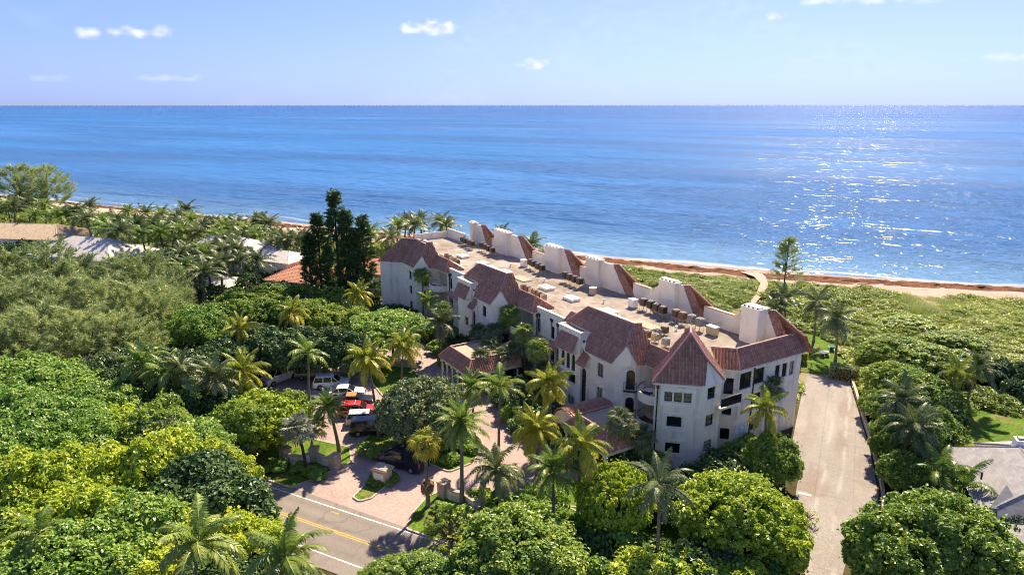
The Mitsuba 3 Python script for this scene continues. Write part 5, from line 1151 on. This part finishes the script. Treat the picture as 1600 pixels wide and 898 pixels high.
suv = dict(L=5.2, W=2.0, H=1.9, belt=1.16, hood=1.14, b=(-2.5, 1.15), t=(-2.3, .45))
def parked(x, y): p = gp(x, y); return p, p + dirc * 5
vehicle('parked_suv', *parked(583, 676), 'paint_black', 'black sport utility vehicle nearest the driveway bed, behind the bent golden palm', **suv, cat='car', bars=(.15, -1.05))
vehicle('parked_car', *parked(573, 661), 'paint_silver', 'silver car half hidden between the black and the red vehicle', L=4.7, W=1.85, H=1.62, belt=1.0)
vehicle('parked_wagon', *parked(560, 648), 'paint_red', 'red car with pale roof bars in the parking row', L=4.8, W=1.88, H=1.66, b=(-2.3, 1.05), t=(-2.05, .3), rails=True)
vehicle('parked_car', *parked(556, 631), 'paint_navy', 'dark car with orange roof between the red and the white cars', L=4.5, W=1.82, H=1.45, belt=.92, hood=.86, roof='canvas_orange', b=(-1.75, .85), t=(-1.1, .1))
vehicle('parked_car', *parked(543, 619), 'paint_white', 'white car in the parking row between the silver-white and the dark car', L=4.7, W=1.84, H=1.46, belt=.95, hood=.9, b=(-1.95, 1.0), t=(-1.25, .15))
vehicle('parked_suv', *parked(519, 605), 'paint_white', 'silver-white sport utility vehicle under the overhanging dark trees', L=4.8, W=1.92, H=1.75, belt=1.08, hood=1.04, b=(-2.3, 1.1), t=(-2.05, .35), rails=True)
vehicle('parked_car', *parked(489, 590), 'paint_grey', 'dark grey car behind the trunk of the tall green palm', L=4.7, W=1.85, H=1.6, belt=1.0)
vp = gp(630, 728); vehicle('parked_van', vp, vp + gp(611, 721) - gp(647.5, 731), 'paint_navy', 'black van parked along the driveway bed with its red tail light showing', L=5.3, W=2.02, H=2.05, belt=1.28, hood=1.16, b=(-2.55, 1.75), t=(-2.5, .95), cat='van', bars=(.7, -.9))
tp = gp(437, 595); tq = tp + gp(420, 600) - gp(450, 588)
tk, P = vehicle('work_truck', tp, tq, 'paint_white', 'white work van with planks tied on its roof rack, behind the hedge tree', L=5.4, W=2.0, H=2.0, belt=1.3, hood=1.15, b=(-2.6, 1.6), t=(-2.5, .9), cat='van')
P('roof_rack', cat_(*[cyl([x, -.85, 2.1], [x, .85, 2.1], .03, 5) for x in (-2.1, -.9, .3)], *[cyl([x, s * .8, 1.95], [x, s * .8, 2.1], .025, 5) for x in (-2.1, -.9, .3) for s in (-1, 1)]), 'grey_metal')
for k, (y, z) in enumerate(((-.6, 2.16), (-.3, 2.16), (.05, 2.16), (.4, 2.16), (-.2, 2.25), (.3, 2.25))):
    P('plank', box3(-.7 + .2 * (k % 3), y, z, 3.9, .24, .05, .02 * (k - 2)), 'plank_wood' if k % 2 else 'stucco_trim')

# ------------------------------------------------------------------ entrance walls, pillar
def stone_wall(lab, pts, h, ends):
    key = thing('entrance_wall', lab, 'wall')
    P_ = [gp(*p) for p in pts]
    k = 0
    for a, b in zip(P_[:-1], P_[1:]):
        d = b - a; L = np.linalg.norm(d); ang = math.atan2(d[1], d[0]); m = (a + b) / 2
        put('panel', box3(m[0], m[1], h * .42, L, .30, h * .84, ang), 'stucco', key)
        n = max(2, int(L / .62))
        for i in range(n):
            c = a + d * (i + .5) / n; put('coping_stone', box3(c[0], c[1], h * .84 + .06, L / n - .02, .46, .12, ang, .02), 'coral_stone', key)
    for i in ends:
        p = P_[i]; a, b = P_[max(i - 1, 0)], P_[min(i + 1, len(P_) - 1)]; ang = math.atan2((b - a)[1], (b - a)[0])
        q = put('pillar', box3(p[0], p[1], h * .6, .95, .95, h * 1.2, ang, .02), 'coral_stone', key)
        for j, z in enumerate(np.arange(.3, h * 1.2, .3)): put('course_joint', box3(p[0], p[1], z, .955, .955, .015, ang), 'bark', q)
        for dx in (-.26, .26): put('cap_slab', box3(p[0] + dx * math.cos(ang), p[1] + dx * math.sin(ang), h * 1.2 + .07, .5, 1.15, .14, ang, .03), 'cream_cap', q)
    return key
stone_wall('low coral stone entrance wall with pillars left of the driveway mouth', [(447, 720), (456, 724), (470, 727), (492, 720), (506, 727), (524, 732)], 1.25, (0, 3, 5))
stone_wall('low coral stone entrance wall with pillars right of the driveway mouth', [(694, 776), (708, 783), (724, 787), (742, 800), (752, 809)], 1.35, (0, 4))
key = thing('stone_pillar', 'square coral stone pillar with slab cap on the grass island in the driveway mouth', 'pillar'); p = gp(598, 752); ang = -.46
put('base', box3(p[0], p[1], .72, 1.55, 1.25, 1.44, ang, .02), 'coral_stone', key); put('panel', box3(p[0], p[1], .8, 1.2, 1.29, .85, ang), 'stucco', key); put('cap', box3(p[0], p[1], 1.53, 1.95, 1.6, .2, ang, .04), 'cream_cap', key); put('cap_slab', box3(p[0], p[1], 1.68, 1.7, 1.35, .1, ang, .03), 'coral_stone', key)
for a in range(7):
    q = p + np.array([1.15 * math.cos(a * .9), .95 * math.sin(a * .9), 0]); tree('shrub', 0, 0, .55, .6, 'pillar_shrub', 'small shrub at the foot of the stone pillar', 'shrub', 'shrubs around the stone pillar', pos=q)

# ------------------------------------------------------------------ right edge wall, fence, loungers
key = thing('garden_wall', 'low wall running along the right edge of the concrete drive', 'wall')
wl = [C(2.5, 99.4), C(4.9, 80), C(5.75, 70), C(5.7, 66), C(3.6, 60)]
for a, b in zip(wl[:-1], wl[1:]):
    d = b - a; m = (a + b) / 2; put('panel', box3(m[0], m[1], .30, np.linalg.norm(d) + .02, .22, .6, math.atan2(d[1], d[0])), 'concrete', key); put('coping', box3(m[0], m[1], .63, np.linalg.norm(d), .3, .07, math.atan2(d[1], d[0])), 'kerbstone', key)
key = thing('metal_fence', 'thin dark metal fence across the far end of the concrete drive', 'fence')
fa, fb = C(-5.6, 101.2), C(2.6, 101.0); n = 34
put('rail', cat_(*[cyl(fa + [0, 0, z], fb + [0, 0, z], .025, 5) for z in (.25, 1.35)]), 'dark_metal', key)
for i in range(7): q = fa + (fb - fa) * i / 6; put('post', cyl(q, q + [0, 0, 1.5], .045, 6), 'dark_metal', key)
put('bar', cat_(*[cyl(fa + (fb - fa) * i / n + [0, 0, .25], fa + (fb - fa) * i / n + [0, 0, 1.35], .012, 4) for i in range(n)]), 'dark_metal', key, kind='stuff')
mat('cushion_white', pr((.72, .72, .70), .8, .2)); mat('cushion_blue', pr((.03, .16, .42), .8, .2))
for i, (x, y, c, lab) in enumerate(((1284, 556, 'cushion_white', 'white sun lounger on the beach lawn, left of three'), (1291, 555, 'cushion_white', 'white sun lounger on the beach lawn, middle of three'), (1299, 547, 'cushion_blue', 'sun lounger with blue towel on the beach lawn'))):
    key = thing('sun_lounger', lab, 'sun lounger'); p = gp(x, y); ang = 1.25
    M = trimesh.transformations.rotation_matrix(ang, [0, 0, 1]); M[:3, 3] = [p[0], p[1], .06]
    def P(nm, m, mt): m.apply_transform(M); put(nm, m, mt, key)
    P('seat', box3(.3, 0, .36, 1.3, .66, .09, 0, .03), c)
    bkm = box3(0, 0, 0, .75, .66, .09, 0, .03); bkm.apply_transform(trimesh.transformations.rotation_matrix(.6, [0, 1, 0])); bkm.apply_translation([-.64, 0, .56]); P('backrest', bkm, c)
    P('frame', cat_(box3(0, .33, .30, 1.9, .04, .05), box3(0, -.33, .30, 1.9, .04, .05)), 'white_metal')
    for a in (-.75, .8):
        for b in (-.33, .33): P('leg', box3(a, b, .14, .05, .05, .28), 'white_metal')
# beach walker
key = thing('person', 'person in dark clothes standing at the edge of the water on the beach', 'person')
bp0 = gpt(1073, 399.5); jn = [([0, 0, .95], .14), ([0, 0, 1.25], .16), ([0, .02, 1.42], .11), ([0, .02, 1.62], .075)]
def chain(ch):
    m = None
    for (a, ra), (b, rb) in zip(ch[:-1], ch[1:]):
        h = man(hull(np.vstack([trimesh.creation.icosphere(1, ra).vertices + a, trimesh.creation.icosphere(1, rb).vertices + b]))); m = h if m is None else m + h
    return m
bodyp = chain([(a, r) for a, r in (([0, 0, .95], .15), ([0, 0, 1.2], .15), ([0, 0, 1.42], .13), ([0, .01, 1.52], .055), ([0, .02, 1.68], .10))])
for s in (-1, 1):
    bodyp = bodyp + chain([([s * .08, 0, .95], .095), ([s * .10, .03 * s, .5], .065), ([s * .11, -.02 * s, .07], .045), ([s * .11, .13 - .02 * s, .04], .035)]) + chain([([s * .17, 0, 1.40], .055), ([s * .24, -.02, 1.12], .042), ([s * .23, .10, .86], .034), ([s * .23, .13, .77], .03)])
mb = unman(bodyp); mb.apply_translation(bp0 + [0, 0, .0]); put('body', mb, 'paint_navy', key); hd = trimesh.creation.icosphere(2, .108); hd.apply_scale([.95, 1.05, 1.1]); hd.apply_translation(bp0 + [0, -.01, 1.73]); put('hair', hd, 'bark_dark', key)

# ------------------------------------------------------------------ neighbouring houses
def f_shingle(p, n, uv):
    r = dr.floor(uv.y / .28); k = cell_rand(uv.x / .5 + .5 * r, r, 2.0)
    c = mix((.205, .205, .21), (.275, .27, .27), k) * (.9 + .2 * fbm(p.x * .4, p.y * .4, p.z))
    e = uv.y / .28 - r
    return c * (1 - .22 * (1 - smoothstep(.0, .16, e)))
mat('grey_shingle', pr(proc(f_shingle), .85, .2))
def f_cement(p, n, uv):
    r = dr.floor(uv.y / .38); k = cell_rand(uv.x / .33, r, 2.0); e = uv.y / .38 - r
    return mix((.42, .40, .37), (.50, .48, .455), k) * (1 - .15 * (1 - smoothstep(.0, .2, e)))
mat('white_tile', pr(proc(f_cement), .8, .2)); mat('tan_tile', pr((.40, .325, .235), .8, .2))
def slope(parent, name, pts, matn, th=.16):
    """one flat roof plane with thickness; uv in metres across and down the slope"""
    P = np.array(pts, float); c = P.mean(0); n = np.linalg.svd(P - c)[2][2]; n *= np.sign(n[2]); up = np.array([0, 0, 1]) - n * n[2]; up = up / np.linalg.norm(up) if np.linalg.norm(up) > 1e-6 else np.array([0, 1, 0]); e = np.cross(up, n)
    a = np.argsort(np.arctan2((P - c) @ up, (P - c) @ e)); P = P[a]; k = len(P)
    v = np.vstack([P, P - n * th]); f = [[0, i, i + 1] for i in range(1, k - 1)] + [[k, k + i + 1, k + i] for i in range(1, k - 1)]
    for i in range(k): j = (i + 1) % k; f += [[i, j + k, j], [i, i + k, j + k]]
    f = np.array(f); m = tm(v[f].reshape(-1, 3), np.arange(len(f) * 3).reshape(-1, 3))
    return put(name, m, matn, parent, uv=np.c_[m.vertices @ e, m.vertices @ up])
def house(lab, c, L, Wd, rot, zw, zr, rmat, wmat, hip=.5, wins=4, over=.5, name='house', gz=0.0, chimney=None, cmat='stucco', tiled=False):
    key = thing(name, lab, 'house'); ca, sa = math.cos(rot), math.sin(rot)
    Q = lambda x, y, z: np.array([c[0] + ca * x - sa * y, c[1] + sa * x + ca * y, z + gz])
    l, w = L / 2, Wd / 2
    wm = man(prism([Q(*q) for q in ((-l, -w, 0), (l, -w, 0), (l, w, 0), (-l, w, 0))], gz - .3, gz + zw - .03)); n0 = len(openings)
    for s, nrm in ((-1, [sa, -ca, 0]), (1, [-sa, ca, 0])):
        for i in range(wins): window(Q(-l + L * (i + .5) / wins, s * w, .9), nrm, 1.3, 1.3, parent=key, glass='glass_dark', trim='white_metal')
    for o in openings[n0:]: wm = wm - man(o)
    put('wall', unman(wm), wmat, key)
    l += over; w += over; hp = hip * w
    A, B_, C_, D = Q(-l, -w, zw), Q(l, -w, zw), Q(l, w, zw), Q(-l, w, zw); E_, F_ = Q(-l + hp, 0, zr), Q(l - hp, 0, zr)
    if tiled:
        r = put('ridge', cat_(*Roof().cap(E_, F_).cap(A, E_).cap(D, E_).cap(B_, F_).cap(C_, F_).caps), rmat, key); rf = Roof().add(A, B_, F_, E_).add(C_, D, E_, F_).add(D, A, E_).add(B_, C_, F_); put('roof_tile', cat_(*rf.m), rmat, r, kind='stuff')
        put('eaves', hull([x - np.array([0, 0, .1]) for x in (A, B_, C_, D, E_, F_)]), wmat, key)
    else:
        for pl in ((A, B_, F_, E_), (C_, D, E_, F_), (D, A, E_), (B_, C_, F_)): slope(key, 'roof', pl, rmat)
        put('fascia', cat_(*[tube([p, q], .09, 4) for p, q in ((A - [0, 0, .1], B_ - [0, 0, .1]), (B_ - [0, 0, .1], C_ - [0, 0, .1]), (C_ - [0, 0, .1], D - [0, 0, .1]), (D - [0, 0, .1], A - [0, 0, .1]))]), 'stucco_trim', key)
        put('ridge_cap', cat_(*[tube([p, q], .08, 4) for p, q in ((E_, F_), (A, E_), (D, E_), (B_, F_), (C_, F_))]), rmat, key)
    if chimney:
        x, y, z = chimney; q = put('chimney', box3(*Q(x, y, (z + zw) / 2), 1.3, 1.0, z - zw, rot), cmat, key); put('chimney_cap', box3(*Q(x, y, z + .1), 1.5, 1.2, .2, rot, .03), 'stucco_trim', q)
    return key, Q
# grey roofed house at the bottom right
E1, E2 = gp(1483, 706, 3.3), gp(1528, 790, 3.3); dh = E2 - E1; rh = math.atan2(dh[1], dh[0]); side = np.array([-dh[1], dh[0]]) / np.linalg.norm(dh[:2])
cc = (E1 + E2)[:2] / 2 + side * 5.2
k, Q = house('grey shingle roofed house with white chimney at the bottom right', cc, np.linalg.norm(dh[:2]) + 1.5, 9.4, rh, 3.3, 5.6, 'grey_shingle', 'stucco', hip=.55, wins=3, chimney=None)
cw = gp(1590, 712, 4.2); put('chimney', box3(cw[0], cw[1], 3.0, 1.1, 1.0, 6.0, rh), 'stucco_trim', k); put('chimney_cap', box3(cw[0], cw[1], 6.1, .6, .6, .2, rh, .03), 'grey_metal', k)
put('vent_pipe', cyl(gp(1534, 742, 4.8) - [0, 0, .4], gp(1534, 742, 4.8) + [0, 0, .35], .08, 8), 'dark_metal', k)
g0 = gp(1573, 757, 5.0); gl, gr_ = gp(1540, 800, 3.4), gp(1606, 810, 3.4); bk_ = (gl + gr_) / 2 + (g0 - (gl + gr_) / 2) * 1.0
slope(k, 'gable_roof', (g0, gl, gr_), 'grey_shingle'); put('gable_fascia', tube([gl - [0, 0, .12], gr_ - [0, 0, .12]], .10, 4), 'stucco_trim', k)
E3, E4 = gp(1566, 820, 3.1), gp(1606, 890, 3.1); dh2 = E4 - E3; s2 = np.array([-dh2[1], dh2[0]]) / np.linalg.norm(dh2[:2])
house('lower grey roofed wing at the bottom right corner', (E3 + E4)[:2] / 2 + s2 * 4.2 + dh2[:2] * .4, np.linalg.norm(dh2[:2]) * 1.8, 7.4, math.atan2(dh2[1], dh2[0]), 3.1, 4.9, 'grey_shingle', 'stucco', hip=.6, wins=2)
E5 = gp(1575, 716, 3.6); house('second grey roof behind the house at the bottom right', [E5[0] + 4.5, E5[1] + .2], 9, 7, .12, 3.4, 5.0, 'grey_shingle', 'stucco', hip=.6, wins=2)
# houses far left
c = gp(36, 363, 4.5); house('long house with tan tile roof at the far left edge', c, 30, 13, -.12, 4.0, 6.8, 'tan_tile', 'stucco', hip=.8, tiled=True)
c = gp(146, 386, 5.0); house('house with white tile roof among the palms at the far left', c, 24, 14, -.35, 4.0, 7.4, 'white_tile', 'stucco', hip=.9)
c = gp(192, 390, 3.5); house('lower white roofed wing right of the white tile roof', c, 10, 9, -.35, 3.2, 5.4, 'white_tile', 'stucco', hip=.8, wins=3)
c = gp(362, 386, 6.0); house('white two storey house hidden among palms left of the orange roof', c, 18, 11, -.45, 6.2, 8.6, 'white_tile', 'stucco_trim', hip=.9)
c = gp(437, 404, 5.0); house('pale grey house wing between the palms and the orange roof', c, 12, 8, -.45, 5.4, 7.0, 'white_tile', 'stucco_trim', hip=.8)
c = gp(346, 440, 2.6); house('small pale roofed outbuilding under the palms', c, 8.5, 6.5, -.35, 2.8, 3.9, 'white_tile', 'stucco', hip=.9, wins=2)
c = gp(482, 430, 3.4); house('house with orange tile roof and pink chimney behind the tall dark conifers', c, 13, 10, -.30, 3.2, 5.6, 'terracotta', 'stucco', hip=.9, tiled=True, chimney=(-1.5, 3.2, 7.6), cmat='ridge_tile')
c = gp(588, 420, 3.4); house('second orange tile roof between the conifers and the building', c, 12, 9, -.30, 3.4, 5.8, 'terracotta', 'stucco', hip=.9, tiled=True, wins=3)

# ------------------------------------------------------------------ which one of its kind: order across the view
ORD = ['first', 'second', 'third', 'fourth', 'fifth', 'sixth', 'seventh', 'eighth', 'ninth', 'tenth', 'eleventh', 'twelfth', 'thirteenth', 'fourteenth', 'fifteenth', 'sixteenth', 'seventeenth', 'eighteenth', 'nineteenth', 'twentieth', 'twenty-first', 'twenty-second']
def screen_x(key):
    M = None
    for k, d in scene.items():
        if k == key or k.startswith(key + '__'):
            if d.get('type') == 'instance': m = np.array(T(d['to_world']).matrix)[:3, 3]; return m[0] / max(m[1], 1)
            if d.get('type') == 'ply':
                v = meshkit.WRITTEN[d['filename']][0]; m = v.mean(0)
                if 'to_world' in d: m = (np.array(T(d['to_world']).matrix) @ [*m, 1])[:3]
                return m[0] / max(m[1], 1)
    return 0
same = {}
for k, v in labels.items():
    if v.get('group') and v.get('category'): same.setdefault((v['group'], v['label']), []).append(k)
for (g, lb), ks in same.items():
    if 1 < len(ks) <= len(ORD):
        for i, k in enumerate(sorted(ks, key=screen_x)): labels[k]['label'] = f'{lb}, {ORD[i]} from the left'
